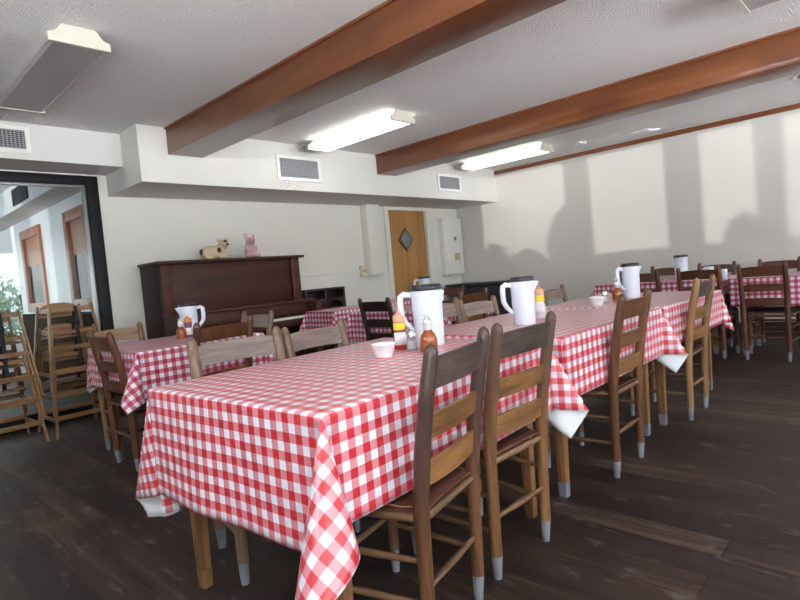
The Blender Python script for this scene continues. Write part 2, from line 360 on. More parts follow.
# left wall: long run of windows with posts, then a short window with a blind further along
WS, WH = 0.62, 2.28
posts = [(-5.3, -4.95), (-4.11, -3.89), (-3.25, -2.89), (-1.82, -1.50), (0.04, 5.92)]
bm = B()
box(bm, (XL-0.12, YF, 0), (XL, 0.04, WS)); box(bm, (XL-0.12, YF, WH), (XL, 0.04, H))
for a, b in posts[:-1]: box(bm, (XL-0.12, a, WS), (XL, b, WH))
B0, B1, BZ0, BZ1 = 1.75, 2.95, 1.86, 2.36
box(bm, (XL-0.12, 0.04, 0), (XL, B0, H)); box(bm, (XL-0.12, B1, 0), (XL, YB+0.12, H))
box(bm, (XL-0.12, B0, 0), (XL, B1, BZ0)); box(bm, (XL-0.12, B0, BZ1), (XL, B1, H))
struct(obj('wall_left', bm, PAINT))
bm = B()
for k in range(8):
    z = BZ0+0.03+k*0.062
    bar(bm, (XL-0.06, B0, z), (XL-0.06, B1, z), 0.034, 0.003, up=(0.9, 0, 0.5))
struct(obj('window_2', bm, METAL_W))       # the slatted blind window
# rear wall with a band of windows
bm = B()
box(bm, (XL, YF-0.12, 0), (XR, YF, 0.7)); box(bm, (XL, YF-0.12, 2.5), (XR, YF, H))
for a, b in ((XL, -0.9), (1.2, 1.4), (3.5, 3.7), (6.1, XR)): box(bm, (a, YF-0.12, 0.7), (b, YF, 2.5))
struct(obj('wall_rear', bm, PAINT))
# soffits
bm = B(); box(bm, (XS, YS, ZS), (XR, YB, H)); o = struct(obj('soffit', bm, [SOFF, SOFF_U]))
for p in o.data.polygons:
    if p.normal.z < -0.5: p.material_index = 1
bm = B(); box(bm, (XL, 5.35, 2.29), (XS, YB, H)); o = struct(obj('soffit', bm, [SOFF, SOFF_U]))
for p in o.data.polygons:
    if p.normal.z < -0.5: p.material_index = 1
# beams, with a thin cover strip along the top edge
for x0, x1 in ((2.31, 2.645), (4.97, 5.30)):
    bm = B(); box(bm, (x0, YF, 2.347), (x1, YS, H), 0.004); box(bm, (x0-0.012, YF, 2.572), (x0, YS, H)); box(bm, (x1, YF, 2.572), (x1+0.012, YS, H))
    struct(obj('ceiling_beam', bm, W_BEAM))
bm = B(); box(bm, (XR-0.03, YF, 2.515), (XR, YS, 2.572), 0.004); struct(obj('trim_1', bm, W_BEAM))
# right wall baseboard
struct(bx('baseboard_right', (XR-0.018, YF, 0), (XR, YB, 0.14), CABF))
struct(bx('baseboard_back', (GX+0.02, YB-0.018, 0), (DX0-0.1, YB, 0.12), PAINT))
# boxed-in duct left of the door
bm = B(); box(bm, (5.395, 5.66, 1.09), (5.655, YB, ZS), 0.006); struct(obj('wall_boxing', bm, PAINT))
# door frame, door
bm = B()
box(bm, (DX0-0.09, YB-0.022, 0), (DX0, YB, DZ+0.06), 0.004); box(bm, (DX1, YB-0.022, 0), (DX1+0.16, YB, DZ+0.06), 0.004); box(bm, (DX0, YB-0.022, DZ), (DX1, YB, DZ+0.06), 0.004)
struct(obj('trim_2', bm, PAINT))
dr = struct(bx('door_1', (DX0, YB+0.03, 0.01), (DX1, YB+0.075, DZ), W_DOOR, bev=0.003))
bm = B(); c = V(6.33, YB+0.025, 1.595); hw, hh = 0.165, 0.185
prism(bm, [(c.x-hw, c.z), (c.x, c.z-hh), (c.x+hw, c.z), (c.x, c.z+hh)], 'y', YB+0.018, YB+0.032)
obj('diamond_moulding', bm, W_BROWN, dr)
bm = B(); hw, hh = 0.13, 0.15
prism(bm, [(c.x-hw, c.z), (c.x, c.z-hh), (c.x+hw, c.z), (c.x, c.z+hh)], 'y', YB+0.012, YB+0.02)
obj('window_pane', bm, plain('dark_door_glass', (0.10, 0.14, 0.17), 0.08, coat=0.6), dr, smooth=False)
# glass wall on the left: black frame, pane
bm = B()
box(bm, (GX-0.105, YB-0.02, 0), (GX, YB+0.1, GZ), 0.006); box(bm, (-0.6, YB-0.02, GZ-0.085), (GX-0.105, YB+0.1, GZ), 0.006)
box(bm, (-0.6, YB-0.02, 0), (-0.5, YB+0.1, GZ-0.085), 0.006); box(bm, (-0.5, YB, 0), (GX-0.105, YB+0.08, 0.12), 0.006)
wn = struct(obj('window_1', bm, BLACK_FR))
bm = B(); box(bm, (GX-0.135, YB+0.015, 0.12), (GX-0.105, YB+0.065, GZ-0.085), 0.003); box(bm, (-0.5, YB+0.015, GZ-0.11), (GX-0.135, YB+0.065, GZ-0.085), 0.003)
obj('inner_sash', bm, plain('grey_aluminium', (0.32, 0.33, 0.34), 0.35, 0.6), wn)
obj('glass_pane', (lambda b: (box(b, (-0.5, YB+0.036, 0.12), (GX-0.135, YB+0.042, GZ-0.11)), b)[1])(B()), GLASS, wn, smooth=False)

# ---------------------------------------------------------------- next room behind the glass
NX, NS, NF = 2.1, 2.29, 1.79
struct(bx('floor_2', (-3, YB+0.15, -0.1), (6, 14, 0), CONC))
struct(bx('ceiling_2', (-3, YB+0.12, H), (NX+0.12, 10.6, H+0.1), CEIL))
wy = [(6.62, 7.36), (8.45, 9.40)]; wz0, wz1 = 1.02, 2.11; NE = 9.85
bm = B()
box(bm, (NX, YB+0.12, 0), (NX+0.04, wy[0][0], NS+0.3)); box(bm, (NX, wy[0][1], 0), (NX+0.04, wy[1][0], NS+0.3)); box(bm, (NX, wy[1][1], 0), (NX+0.04, NE, NS+0.3))
for a, b in wy: box(bm, (NX, a, 0), (NX+0.04, b, wz0)); box(bm, (NX, a, wz1), (NX+0.04, b, NS+0.3))
struct(obj('wall_next_room', bm, NEXT_W))
bm = B(); box(bm, (NX-0.02, YB+0.13, 0), (NX, NE, 0.96), 0.004); struct(obj('trim_3', bm, plain('matte_dark_dado', (0.03, 0.018, 0.014), 0.9, spec=0.05)))   # dark panelled dado
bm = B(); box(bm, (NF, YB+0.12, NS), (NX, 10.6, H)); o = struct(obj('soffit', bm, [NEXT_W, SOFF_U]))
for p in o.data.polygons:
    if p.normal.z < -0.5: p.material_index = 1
bm = B(); box(bm, (-3, 10.6, 0), (-2.4, 10.72, H)); box(bm, (-2.4, 10.6, 0), (NX+0.12, 10.72, 0.6)); box(bm, (-2.4, 10.6, 1.95), (NX+0.12, 10.72, H)); box(bm, (0.7, 10.6, 0.6), (0.8, 10.72, 1.95)); box(bm, (-3.1, YB+0.12, 0), (-3, 10.72, H))
struct(obj('wall_next_room_far', bm, NEXT_W))
for i, (a, b) in enumerate(wy):
    bm = B(); t_ = 0.09
    for q in (((NX-0.03, a-0.03, wz0-0.03), (NX+0.035, a+t_, wz1+0.03)), ((NX-0.03, b-t_, wz0-0.03), (NX+0.035, b+0.03, wz1+0.03)), ((NX-0.03, a+t_, wz1-t_), (NX+0.035, b-t_, wz1+0.03)), ((NX-0.03, a+t_, wz0-0.03), (NX+0.035, b-t_, wz0+t_))): box(bm, *q, 0.004)
    w_ = struct(obj('window_%d' % (i+3), bm, W_FRAME))
    bx('wood_panel', (NX+0.005, a+t_, 1.63), (NX+0.03, b-t_, wz1-t_), W_SHADE, w_)
    bm = B(); box(bm, (NX+0.008, a+t_, wz0+t_), (NX+0.013, b-t_, 1.63)); obj('window_pane', bm, GLASS, w_, smooth=False)
def vent(name, label, axis, u0, u1, z0, z1, pos, nx, nz, fw=0.035, frm=METAL_W, blade=VENT_GR, ob=SLOT, group=None):
    """wall grille lying in the plane axis=pos, facing the room (negative side)"""
    def bb(bm, ua, ub, za, zb, p0, p1, bev=0.0):
        lo, hi = ((ua, p0, za), (ub, p1, zb)) if axis == 'y' else ((p0, ua, za), (p1, ub, zb))
        box(bm, lo, hi, bev)
    mid = ((u0+u1)/2, pos, z0) if axis == 'y' else (pos, (u0+u1)/2, z0)
    t = thing(name, label, 'vent', mid, 0, group)
    off = Matrix.Translation(-V(*mid))
    def mk(nm, bm, mt, sm=True):
        bmesh.ops.transform(bm, matrix=off, verts=bm.verts); return obj(nm, bm, mt, t, sm)
    bm = B()
    for a, b, c_, d_ in ((u0, u0+fw, z0, z1), (u1-fw, u1, z0, z1), (u0+fw, u1-fw, z0, z0+fw), (u0+fw, u1-fw, z1-fw, z1)): bb(bm, a, b, c_, d_, pos-0.016, pos, 0.003)
    mk('frame', bm, frm)
    bm = B(); bb(bm, u0+fw, u1-fw, z0+fw, z1-fw, pos-0.003, pos); mk('backing', bm, ob)
    bm = B()
    for k in range(nx):
        u = u0+fw+(u1-u0-2*fw)*(k+0.5)/nx; bb(bm, u-0.0032, u+0.0032, z0+fw, z1-fw, pos-0.012, pos-0.004)
    for k in range(nz):
        z = z0+fw+(z1-z0-2*fw)*(k+0.5)/nz; bb(bm, u0+fw, u1-fw, z-0.0025, z+0.0025, pos-0.010, pos-0.005)
    mk('louvre', bm, blade)
    return t
vent('air_vent', 'white framed grille on the soffit between the two beams, dirt around its edges', 'y', 3.475, 4.06, 2.19, 2.46, YS, 26, 9)
vent('air_vent', 'smaller white grille at the far right of the soffit, beside the right wall', 'y', 6.16, 6.69, 2.20, 2.44, YS, 24, 8)
vent('air_vent', 'white grille with dark openings on the left soffit above the glass', 'y', 0.65, 1.33, 2.34, 2.56, 5.35, 22, 9)
vent('air_vent', 'dark square grille on the white soffit of the next room seen through the glass', 'x', 7.52, 8.22, 2.33, 2.53, NF, 5, 12, 0.02, SLOT, plain('dark_blade', (0.06, 0.06, 0.065), 0.5))

# ---------------------------------------------------------------- lights
def fixture(name, label, x, y0, y1, lit):
    t = thing(name, label, 'ceiling light', (x, (y0+y1)/2, H)); L2 = (y1-y0)/2
    bm = B(); box(bm, (-0.085, -L2+0.02, -0.05), (0.085, L2-0.02, -0.001)); obj('housing', bm, METAL_W, t)
    prof = [(-0.155, -0.105), (0.155, -0.105), (0.155, -0.062), (0.12, -0.05), (0.085, -0.004), (-0.085, -0.004), (-0.12, -0.05), (-0.155, -0.062)]
    for s in (-1, 1):
        bm = B(); prism(bm, prof, 'y', s*L2-0.012, s*L2+0.012); obj('end_cap', bm, CAP_W, t, smooth=False)
    bm = B(); prism(bm, [(-0.145, -0.09), (-0.125, -0.1), (0.125, -0.1), (0.145, -0.09), (0.145, -0.064), (0.09, -0.052), (-0.09, -0.052), (-0.145, -0.064)], 'y', -L2+0.0125, L2-0.0125)
    obj('diffuser', bm, LIT if lit else UNLIT, t, smooth=False)
    return t
fixture('fluorescent_light', 'unlit long box ceiling light with grey underside, left of the beams', 1.12, 3.33, 4.66, False)
fixture('fluorescent_light', 'glowing box ceiling light between the two beams', 3.885, 3.48, 4.74, True)
fixture('fluorescent_light', 'glowing box ceiling light between the right beam and the right wall', 6.62, 3.50, 4.76, True)
fixture('fluorescent_light', 'box ceiling light cut off by the top edge, only its end cap showing', 3.90, -0.5, 0.745, False)
bm = B(); lathe(bm, [(0.0, -0.05), (0.02, -0.05), (0.024, -0.03), (0.03, -0.012), (0.06, -0.008), (0.06, 0.0)], 20, (6.43, 0.80, H)); 
tag(obj('sprinkler_head', bm, CHROME), 'small sprinkler head on the ceiling at the right edge', 'sprinkler')
def flake(pts, cx, cy, label):
    bm = B(); vs = [bm.verts.new((cx+a, cy+b, H-0.004-c_)) for a, b, c_ in pts]; top = [bm.verts.new((cx+a, cy+b, H-0.0005)) for a, b, c_ in pts]
    n = len(pts); bm.faces.new(vs); bm.faces.new(list(reversed(top)))
    for k in range(n): bm.faces.new((vs[k], vs[(k+1) % n], top[(k+1) % n], top[k]))
    tag(obj('paint_flake', bm, FOAM, smooth=False), label, 'paint flake')
flake([(-0.12, -0.03, 0), (-0.03, -0.02, .012), (0.0, -0.09, .02), (0.05, -0.03, .01), (0.13, -0.02, .015), (0.06, 0.03, .01), (0.03, 0.09, .02), (-0.04, 0.03, .0)], 7.05, 3.25, 'torn white paint flake on the ceiling near the far glowing light')
flake([(-0.1, -0.02, 0), (0.02, -0.03, .015), (0.1, -0.12, .01), (0.12, -0.08, .02), (0.04, 0.02, .01), (-0.05, 0.2, .015), (-0.08, 0.15, .0)], 7.22, 2.45, 'long curled paint flake on the ceiling above the dark wall trim')

# ---------------------------------------------------------------- wall things
t = thing('electrical_panel', 'tall white wall box with round emblem and small sticker, right of the door', 'electrical panel', (7.36, YB, 0.98))
bm = B(); box(bm, (-0.245, -0.10, 0), (0.245, 0, 0.935), 0.008); obj('body', bm, METAL_W, t)
bm = B(); box(bm, (-0.225, -0.112, 0.02), (0.235, -0.1, 0.915), 0.005); dr2 = obj('door', bm, METAL_W, t)
bm = B(); tube(bm, [(0.03, -0.112, 0.59), (0.03, -0.117, 0.59)], 0.05, 20); e_ = obj('emblem', bm, plain('pale_emblem', (0.62, 0.62, 0.6), 0.4), dr2)
bm = B(); tube(bm, [(0.03, -0.117, 0.595), (0.03, -0.121, 0.595)], 0.02, 14); bar(bm, (0.005, -0.119, 0.615), (0.055, -0.119, 0.615), 0.01, 0.006); obj('sticker', bm, SLOT, dr2)
bm = B(); box(bm, (-0.01, -0.115, 0.235), (0.13, -0.112, 0.36)); box(bm, (-0.01, -0.116, 0.34), (0.13, -0.115, 0.36)); obj('sticker', bm, plain('olive_sticker', (0.50, 0.45, 0.25), 0.5), dr2)
t = thing('light_switch', 'beige surface mounted switch box on the back wall beside the white boxing', 'switch', (5.335, YB, 1.085))
bm = B(); box(bm, (-0.055, -0.045, 0), (0.055, 0, 0.155), 0.006); obj('body', bm, BEIGE, t)
for s in (-0.024, 0.024):
    bm = B(); box(bm, (s-0.012, -0.056, 0.055), (s+0.012, -0.045, 0.1), 0.003); obj('rocker', bm, plain('brownish_rocker', (0.42, 0.36, 0.26), 0.5), t)
bm = B(); box(bm, (3.9, YB-0.014, 1.155), (5.28, YB, 1.17), 0.003); tag(obj('wire_channel', bm, PAINT), 'thin painted wire channel running level from the piano to the switch box', 'wire channel')

# ---------------------------------------------------------------- piano
PX0, PX1, PYF, PYB = 2.262, 3.92, 5.34, 5.77
p = thing('upright_piano', 'dark mahogany upright piano against the back wall', 'piano', ((PX0+PX1)/2, PYB, 0))
po = V((PX0+PX1)/2, PYB, 0)
def pp(nm, lo, hi, mt, bev=0.006, par=None):
    bm = B(); box(bm, V(*lo)-po, V(*hi)-po, bev); return obj(nm, bm, mt, par or p)
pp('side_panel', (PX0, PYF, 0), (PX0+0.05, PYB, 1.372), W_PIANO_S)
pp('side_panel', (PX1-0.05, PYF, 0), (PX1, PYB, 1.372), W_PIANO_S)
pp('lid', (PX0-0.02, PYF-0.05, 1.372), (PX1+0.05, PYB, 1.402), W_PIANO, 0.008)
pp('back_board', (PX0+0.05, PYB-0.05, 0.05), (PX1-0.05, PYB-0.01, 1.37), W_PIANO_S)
fp = pp('front_panel', (PX0+0.05, PYF+0.02, 0.87), (PX1-0.05, PYF+0.05, 1.372), W_PIANO)
for a, b in ((PX0+0.02, PX0+0.12), (PX1-0.12, PX1-0.02)): pp('stile', (a, PYF-0.012, 0.87), (b, PYF+0.02, 1.37), W_PIANO, 0.006, fp)
pp('music_ledge', (PX0+0.0, 5.09, 0.862), (PX1, PYF+0.03, 0.887), W_PIANO)
pp('fallboard', (PX0+0.09, 5.14, 0.735), (PX1-0.09, 5.17, 0.862), W_PIANO)
pp('keybed', (PX0, 4.96, 0.615), (PX1, PYF+0.02, 0.695), W_PIANO)
for a in (PX0, PX1-0.09): pp('key_block', (a, 4.965, 0.695), (a+0.09, PYF, 0.862), W_PIANO, 0.012)
bm = B(); nk = 52; kx0, kx1 = PX0+0.09, PX1-0.09; kw = (kx1-kx0)/nk
for k in range(nk): box(bm, V(kx0+k*kw+0.0008, 4.985, 0.695)-po, V(kx0+(k+1)*kw-0.0008, 5.14, 0.718)-po)
obj('white_keys', bm, KEY_W, p)
bm = B()
for k in range(nk-1):
    if (k+5) % 7 in (2, 6): continue
    x = kx0+(k+1)*kw; box(bm, V(x-kw*0.29, 5.04, 0.718)-po, V(x+kw*0.29, 5.14, 0.731)-po)
obj('black_keys', bm, BLACK_PL, p)
pp('lower_panel', (PX0+0.05, PYF+0.06, 0.1), (PX1-0.05, PYF+0.09, 0.615), W_PIANO)
pp('plinth', (PX0, PYF-0.0, 0), (PX1, PYF+0.06, 0.1), W_PIANO)
for a in (PX0+0.03, PX1-0.1):
    pp('leg', (a, 5.0, 0.02), (a+0.07, 5.08, 0.615), W_PIANO, 0.01)
for a in (PX0+0.12, PX1-0.13):
    bm = B(); tube(bm, [V(a, PYF-0.012, 1.0-0.06)-po, V(a, PYF-0.025, 0.94)-po], 0.012, 12); obj('knob', bm, W_BLACK, p)

# figurines
def blob(name, parts, mat, vox=0.008):
    bm = B()
    for c_, r_, s_ in parts: ball(bm, c_, r_, s_, 16)
    o = obj(name, bm, mat)
    md = o.modifiers.new('remesh', 'REMESH'); md.mode = 'VOXEL'; md.voxel_size = vox; md.use_smooth_shade = True
    ms = o.modifiers.new('smooth', 'SMOOTH'); ms.iterations = 6; ms.factor = 0.5
    return o
CREAM = plain('cream_ceramic', (0.62, 0.50, 0.32), 0.35, noise=0.12)
PINK = plain('pink_ceramic', (0.55, 0.34, 0.36), 0.4, noise=0.2)
DKPINK = plain('dark_pink_ceramic', (0.42, 0.15, 0.19), 0.4)
BLKC = plain('black_glaze', (0.02, 0.018, 0.018), 0.35)
fz = 1.402
t = thing('cow_figurine', 'small cream and black cow figurine lying on the piano top', 'figurine', (2.93, 5.47, fz), math.radians(-18))
b_ = blob('body', [((-0.02, 0, 0.075), 0.075, (1.55, 0.9, 0.95)), ((-0.07, 0, 0.07), 0.07, (1.1, 1, 1)), ((0.055, -0.005, 0.09), 0.06, (1, .95, 1.1)), ((0.085, -0.01, 0.135), 0.05, (0.9, .85, 1)), ((0.10, -0.025, 0.165), 0.052, (1, .95, .95)), ((0.12, -0.065, 0.15), 0.034, (1, 1, .8)), ((0.085, -0.05, 0.022), 0.022, (2.2, 1, 1)), ((0.04, 0.055, 0.022), 0.022, (2.2, 1, 1)), ((-0.05, -0.07, 0.024), 0.024, (2.2, 1, 1))], CREAM); b_.parent = t
for s in (-1, 1):
    bm = B(); ball(bm, (0.10+s*0.045, -0.01, 0.205), 0.022, (0.8, 0.45, 1.1), 10); obj('ear', bm, CREAM, t)
for nm, c_, r_, s_ in (('patch', (0.112, -0.068, 0.182), 0.02, (1, .8, .9)), ('patch', (0.045, -0.064, 0.095), 0.024, (.9, .6, 1.2)), ('patch', (-0.13, -0.03, 0.085), 0.026, (.8, 1, 1.2)), ('nose', (0.125, -0.095, 0.152), 0.013, (1.3, .6, .8))):
    bm = B(); ball(bm, c_, r_, s_, 12); obj(nm, bm, BLKC, t)
t = thing('pig_figurine', 'small pink pig figurine sitting upright on the piano top', 'figurine', (3.37, 5.47, fz), math.radians(-10))
b_ = blob('body', [((0, 0, 0.075), 0.07, (1, 0.95, 1.1)), ((0, 0, 0.135), 0.052, (1, .9, 1)), ((0.005, -0.01, 0.185), 0.05, (1.05, .95, .95)), ((0.01, -0.06, 0.178), 0.026, (1, 1, .85)), ((0.05, -0.05, 0.022), 0.022, (1.3, 1.8, 1)), ((-0.05, -0.05, 0.022), 0.022, (1.3, 1.8, 1)), ((0.085, -0.01, 0.028), 0.026, (1.4, 1, 1)), ((0.055, -0.03, 0.11), 0.02, (1, 1, 1.8)), ((-0.055, -0.03, 0.11), 0.02, (1, 1, 1.8))], PINK); b_.parent = t
for s, k in ((-1, 1.5), (1, 1.0)):
    bm = B(); ball(bm, (0.005+s*0.045, 0.0, 0.225+0.012*k), 0.021*k, (0.7, 0.4, 1.1), 10); obj('ear', bm, PINK, t)
bm = B(); ball(bm, (0.012, -0.085, 0.178), 0.017, (1, .5, .8), 12); obj('snout', bm, DKPINK, t)
bm = B(); ball(bm, (-0.018, -0.054, 0.2), 0.006, seg=8); ball(bm, (0.036, -0.054, 0.2), 0.006, seg=8); obj('eyes', bm, BLKC, t)

# dark cubby cabinet right of the piano
t = thing('cubby_cabinet', 'black two-compartment open cabinet between the piano and the door', 'cabinet', (4.47, 5.78, 0))
bm = B()
w2, dp, zt = 0.325, 0.2, 0.978
box(bm, (-w2, -dp, 0), (-w2+0.03, 0, zt), 0.003); box(bm, (w2-0.03, -dp, 0), (w2, 0, zt), 0.003); box(bm, (-0.015, -dp, 0.73), (0.015, -0.02, zt-0.03), 0.003)
box(bm, (-w2+0.03, -dp, zt-0.03), (w2-0.03, 0, zt), 0.003); box(bm, (-w2+0.03, -dp, 0.70), (w2-0.03, 0, 0.73), 0.003); box(bm, (-w2+0.03, -dp, 0.05), (w2-0.03, 0, 0.08), 0.003); box(bm, (-w2+0.03, -0.02, 0.08), (w2-0.03, 0, zt-0.03))
obj('carcass', bm, W_BLACK, t)
for s in (-1, 1):
    bm = B(); xa, xb = (-0.295, -0.015) if s < 0 else (0.015, 0.295)
    pts = [(xa, 0.845), (xb, 0.845), (xb, 0.73)]
    for k in range(9):
        a = math.pi*k/8; pts.append(((xa+xb)/2+0.11*math.cos(a), 0.73+0.085*math.sin(a)))
    pts.append((xa, 0.73)); prism(bm, pts, 'y', -dp+0.002, -dp+0.02); obj('arched_front', bm, W_BLACK, t, smooth=False)

# dark low cabinet along the right wall
t = thing('low_cabinet', 'long dark low cabinet against the right wall near the corner', 'cabinet', (XR-0.02, 5.1, 0))
bm = B(); box(bm, (-0.48, -0.62, 0.06), (0, 0.62, 0.78), 0.008); obj('body', bm, CABF, t)
bm = B(); box(bm, (-0.52, -0.65, 0.78), (0, 0.65, 0.825), 0.012); obj('top', bm, CAB, t)
for k in range(3):
    bm = B(); box(bm, (-0.498, -0.6+k*0.405, 0.1), (-0.48, -0.21+k*0.405, 0.75), 0.004); d_ = obj('door', bm, CABF, t)
    bm = B(); bar(bm, (-0.51, -0.25+k*0.405, 0.5), (-0.51, -0.25+k*0.405, 0.62), 0.012, 0.02); obj('handle', bm, CHROME, d_)
bm = B(); box(bm, (-0.44, -0.6, 0), (-0.02, 0.6, 0.06)); obj('plinth', bm, BLACK_PL, t)

# ---------------------------------------------------------------- ladder-back chairs
FOOT, SEAT_Z, TOP = 0.085, 0.445, 0.905
def post_pts(s):
    out = []
    for z, y in ((0.0, -0.165), (FOOT, -0.168), (0.3, -0.172), (SEAT_Z, -0.176), (0.6, -0.195), (0.75, -0.222), (TOP-0.03, -0.250)):
        out.append((s*(0.165+0.012*z/TOP), y, z))
    return out
def at_post(z):
    P = post_pts(1)
    for a, b in zip(P, P[1:]):
        if a[2] <= z <= b[2]:
            k = (z-a[2])/(b[2]-a[2]); return a[0]+(b[0]-a[0])*k, a[1]+(b[1]-a[1])*k
    return P[-1][0], P[-1][1]
def make_chair(label):
    t = thing('ladder_back_chair', label, 'chair')
    for s in (-1, 1):
        P = post_pts(s)[1:]; R_ = [0.0205, 0.022, 0.0235, 0.0235, 0.0225, 0.0205]
        bm = B(); top = V(*P[-1])
        for k in range(1, 6):
            a = k/5*math.pi/2; P.append((top.x, top.y-0.006*k/5, top.z+0.03*math.sin(a))); R_.append(max(0.002, 0.0205*math.cos(a*0.97)))
        tube(bm, P, R_, 14); po_ = obj('rear_post', bm, W_BROWN, t)
        F_ = post_pts(s)[:2]; bm = B(); tube(bm, [F_[0], (F_[0][0], F_[0][1], 0.02), F_[1]], [0.0145, 0.016, 0.0206], 14); obj('painted_foot', bm, GREY_PAINT, po_)
        q = s*0.205
        bm = B(); tube(bm, [(q, 0.185, FOOT), (q, 0.185, 0.25), (q, 0.185, SEAT_Z-0.02), (q, 0.185, SEAT_Z+0.004), (q, 0.185, SEAT_Z+0.012)], [0.0185, 0.02, 0.021, 0.019, 0.011], 14); pl = obj('front_leg', bm, W_BROWN, t)
        bm = B(); tube(bm, [(q, 0.185, 0), (q, 0.185, 0.02), (q, 0.185, FOOT)], [0.014, 0.0155, 0.0186], 14); obj('painted_foot', bm, GREY_PAINT, pl)
        for z in (0.17, 0.295):
            x, y = at_post(z); bm = B(); tube(bm, [(s*x, y, z), (s*(x+0.02), 0, z+0.004), (q, 0.185, z+0.008)], [0.008, 0.0115, 0.008], 10); obj('side_rung', bm, W_RUNG_Y, t)
        x, y = at_post(0.41); bm = B(); tube(bm, [(s*x, y, 0.418), (q, 0.185, 0.418)], 0.0125, 10); obj('seat_rail', bm, W_RUNG_Y, t)
    for z0, z1 in ((0.505, 0.578), (0.638, 0.708), (0.778, 0.868)):
        bm = B(); n = 12; fr_ = []; bk = []
        for k in range(n+1):
            u = -1+2*k/n; rows = []
            for z in (z0, z1):
                x, y = at_post(z); arch = (0.004*(1-u*u) if z == z1 else 0.003*(1-u*u))
                rows.append((u*(x-0.006), y-0.020*(1-u*u), z+arch-(0.008*u**6 if z == z1 else 0)))
            fr_.append([bm.verts.new((a, b+0.006, c_)) for a, b, c_ in rows]); bk.append([bm.verts.new((a, b-0.006, c_)) for a, b, c_ in rows])
        for k in range(n):
            a, b, c_, d_ = fr_[k], fr_[k+1], bk[k], bk[k+1]
            for q in ((a[0], b[0], b[1], a[1]), (c_[1], d_[1], d_[0], c_[0]), (a[1], b[1], d_[1], c_[1]), (c_[0], d_[0], b[0], a[0])): bm.faces.new(q)
        for a, c_ in ((fr_[0], bk[0]), (fr_[-1], bk[-1])): bm.faces.new((a[0], a[1], c_[1], c_[0]))
        obj('slat', bm, W_HONEY_X, t)
    for z, f2 in ((0.215, 0),):
        x, y = at_post(z); bm = B(); tube(bm, [(-x, y, z), (0, y, z), (x, y, z)], [0.008, 0.0115, 0.008], 10); obj('back_rung', bm, W_RUNG, t)
    x, y = at_post(0.41); bm = B(); tube(bm, [(-x, y, 0.414), (x, y, 0.414)], 0.0125, 10); obj('seat_rail', bm, W_RUNG, t)
    for z in (0.215, 0.33, 0.414):
        bm = B(); tube(bm, [(-0.205, 0.185, z), (0, 0.185, z), (0.205, 0.185, z)], [0.008, 0.0115, 0.008], 10); obj('front_rung' if z < 0.4 else 'seat_rail', bm, W_RUNG, t)
    # seat: a leather panel dished in the middle and laced over the rails
    bm = B(); nu, nv = 10, 10; g = {}
    for side in (0, 1):
        for i in range(nu+1):
            for j in range(nv+1):
                v = j/nv; u = -1+2*i/nu; y = -0.182+v*0.375; w = 0.168+0.036*v
                zz = SEAT_Z-0.014*(1-u*u)*(1-(2*v-1)**2)-0.012*abs(u)**6 - (0.008 if side else 0)
                g[side, i, j] = bm.verts.new((u*w, y, zz))
    for i in range(nu):
        for j in range(nv):
            bm.faces.new((g[0, i, j], g[0, i+1, j], g[0, i+1, j+1], g[0, i, j+1])); bm.faces.new((g[1, i, j+1], g[1, i+1, j+1], g[1, i+1, j], g[1, i, j]))
    for i in range(nu):
        bm.faces.new((g[1, i, 0], g[1, i+1, 0], g[0, i+1, 0], g[0, i, 0])); bm.faces.new((g[0, i, nv], g[0, i+1, nv], g[1, i+1, nv], g[1, i, nv]))
        bm.faces.new((g[0, 0, i], g[0, 0, i+1], g[1, 0, i+1], g[1, 0, i])); bm.faces.new((g[1, nu, i], g[1, nu, i+1], g[0, nu, i+1], g[0, nu, i]))
    st = obj('seat', bm, W_SEAT, t)
    for s in (-1, 1):
        bm = B(); tube(bm, [(s*(0.155+0.036*k/10), -0.17+0.352*k/10, SEAT_Z-0.006+0.003*(k % 2)) for k in range(11)], 0.0025, 6); obj('lacing', bm, W_TAN, st)
    return t
STY = {  # post, top slat, lower slats, rungs
    'patina': (W_PATINA, W_GREY_X, W_HONEY_X), 'honey': (W_HONEY, W_GREY_X, W_HONEY_X), 'brown': (W_BROWN, W_BROWN, W_HONEY_X),
    'tan': (W_TAN, W_GREY_X, W_HONEY_X), 'red': (W_RED, W_RED_X, W_RED_X), 'drift': (W_PALE, W_WINLIT_X, W_WINLIT_X), 'sand': (W_TAN, W_TAN_X, W_TAN_X), 'black': (W_BLACK, W_BLACK, W_BLACK), 'dark': (W_DARK, W_DARK, W_RED_X)}
def style(root, key):
    p_, ts, ls = STY[key]; sl = 0
    for c_ in kids(root):
        nm = c_.name.split('.')[0]; m = None
        if nm in ('rear_post', 'front_leg'): m = p_
        elif nm == 'slat':
            m = ts if max(v.co.z for v in c_.data.vertices) > 0.85 else ls
        elif key in ('black', 'dark', 'red') and nm in ('side_rung', 'back_rung', 'front_rung', 'seat_rail'): m = p_
        if m:
            c_.material_slots[0].link = 'OBJECT'; c_.material_slots[0].material = m
proto = None
def chair(x, y, deg, sty, label, group, sc=(1, 1, 1)):
    """x, y: middle of the rear feet; deg: 0 faces +y"""
    global proto
    a = math.radians(deg); off = Matrix.Rotation(a, 3, 'Z') @ V(0, 0.165, 0)
    loc = (x+off.x, y+off.y, 0)
    if proto is None:
        proto = make_chair(label); r = proto; r.location = loc; r.rotation_euler = (0, 0, a); r['group'] = group
    else: r = dup(proto, loc, a, label, group)
    r.scale = sc; style(r, sty)
    return r
g1 = 'ladder back chairs along the near side of the long table'
chair(1.246, 1.070, 12, 'patina', 'nearest ladder back chair at the front of the long table, dark patina posts', g1)
chair(1.710, 1.118, -1, 'honey', 'honey coloured ladder back chair second along the near side of the long table', g1)
chair(2.785, 1.138, 1, 'brown', 'reddish brown ladder back chair third along the long table, beside the third pitcher', g1)
chair(3.910, 1.118, 0, 'tan', 'tan ladder back chair fourth along the long table, next to its far end', g1)
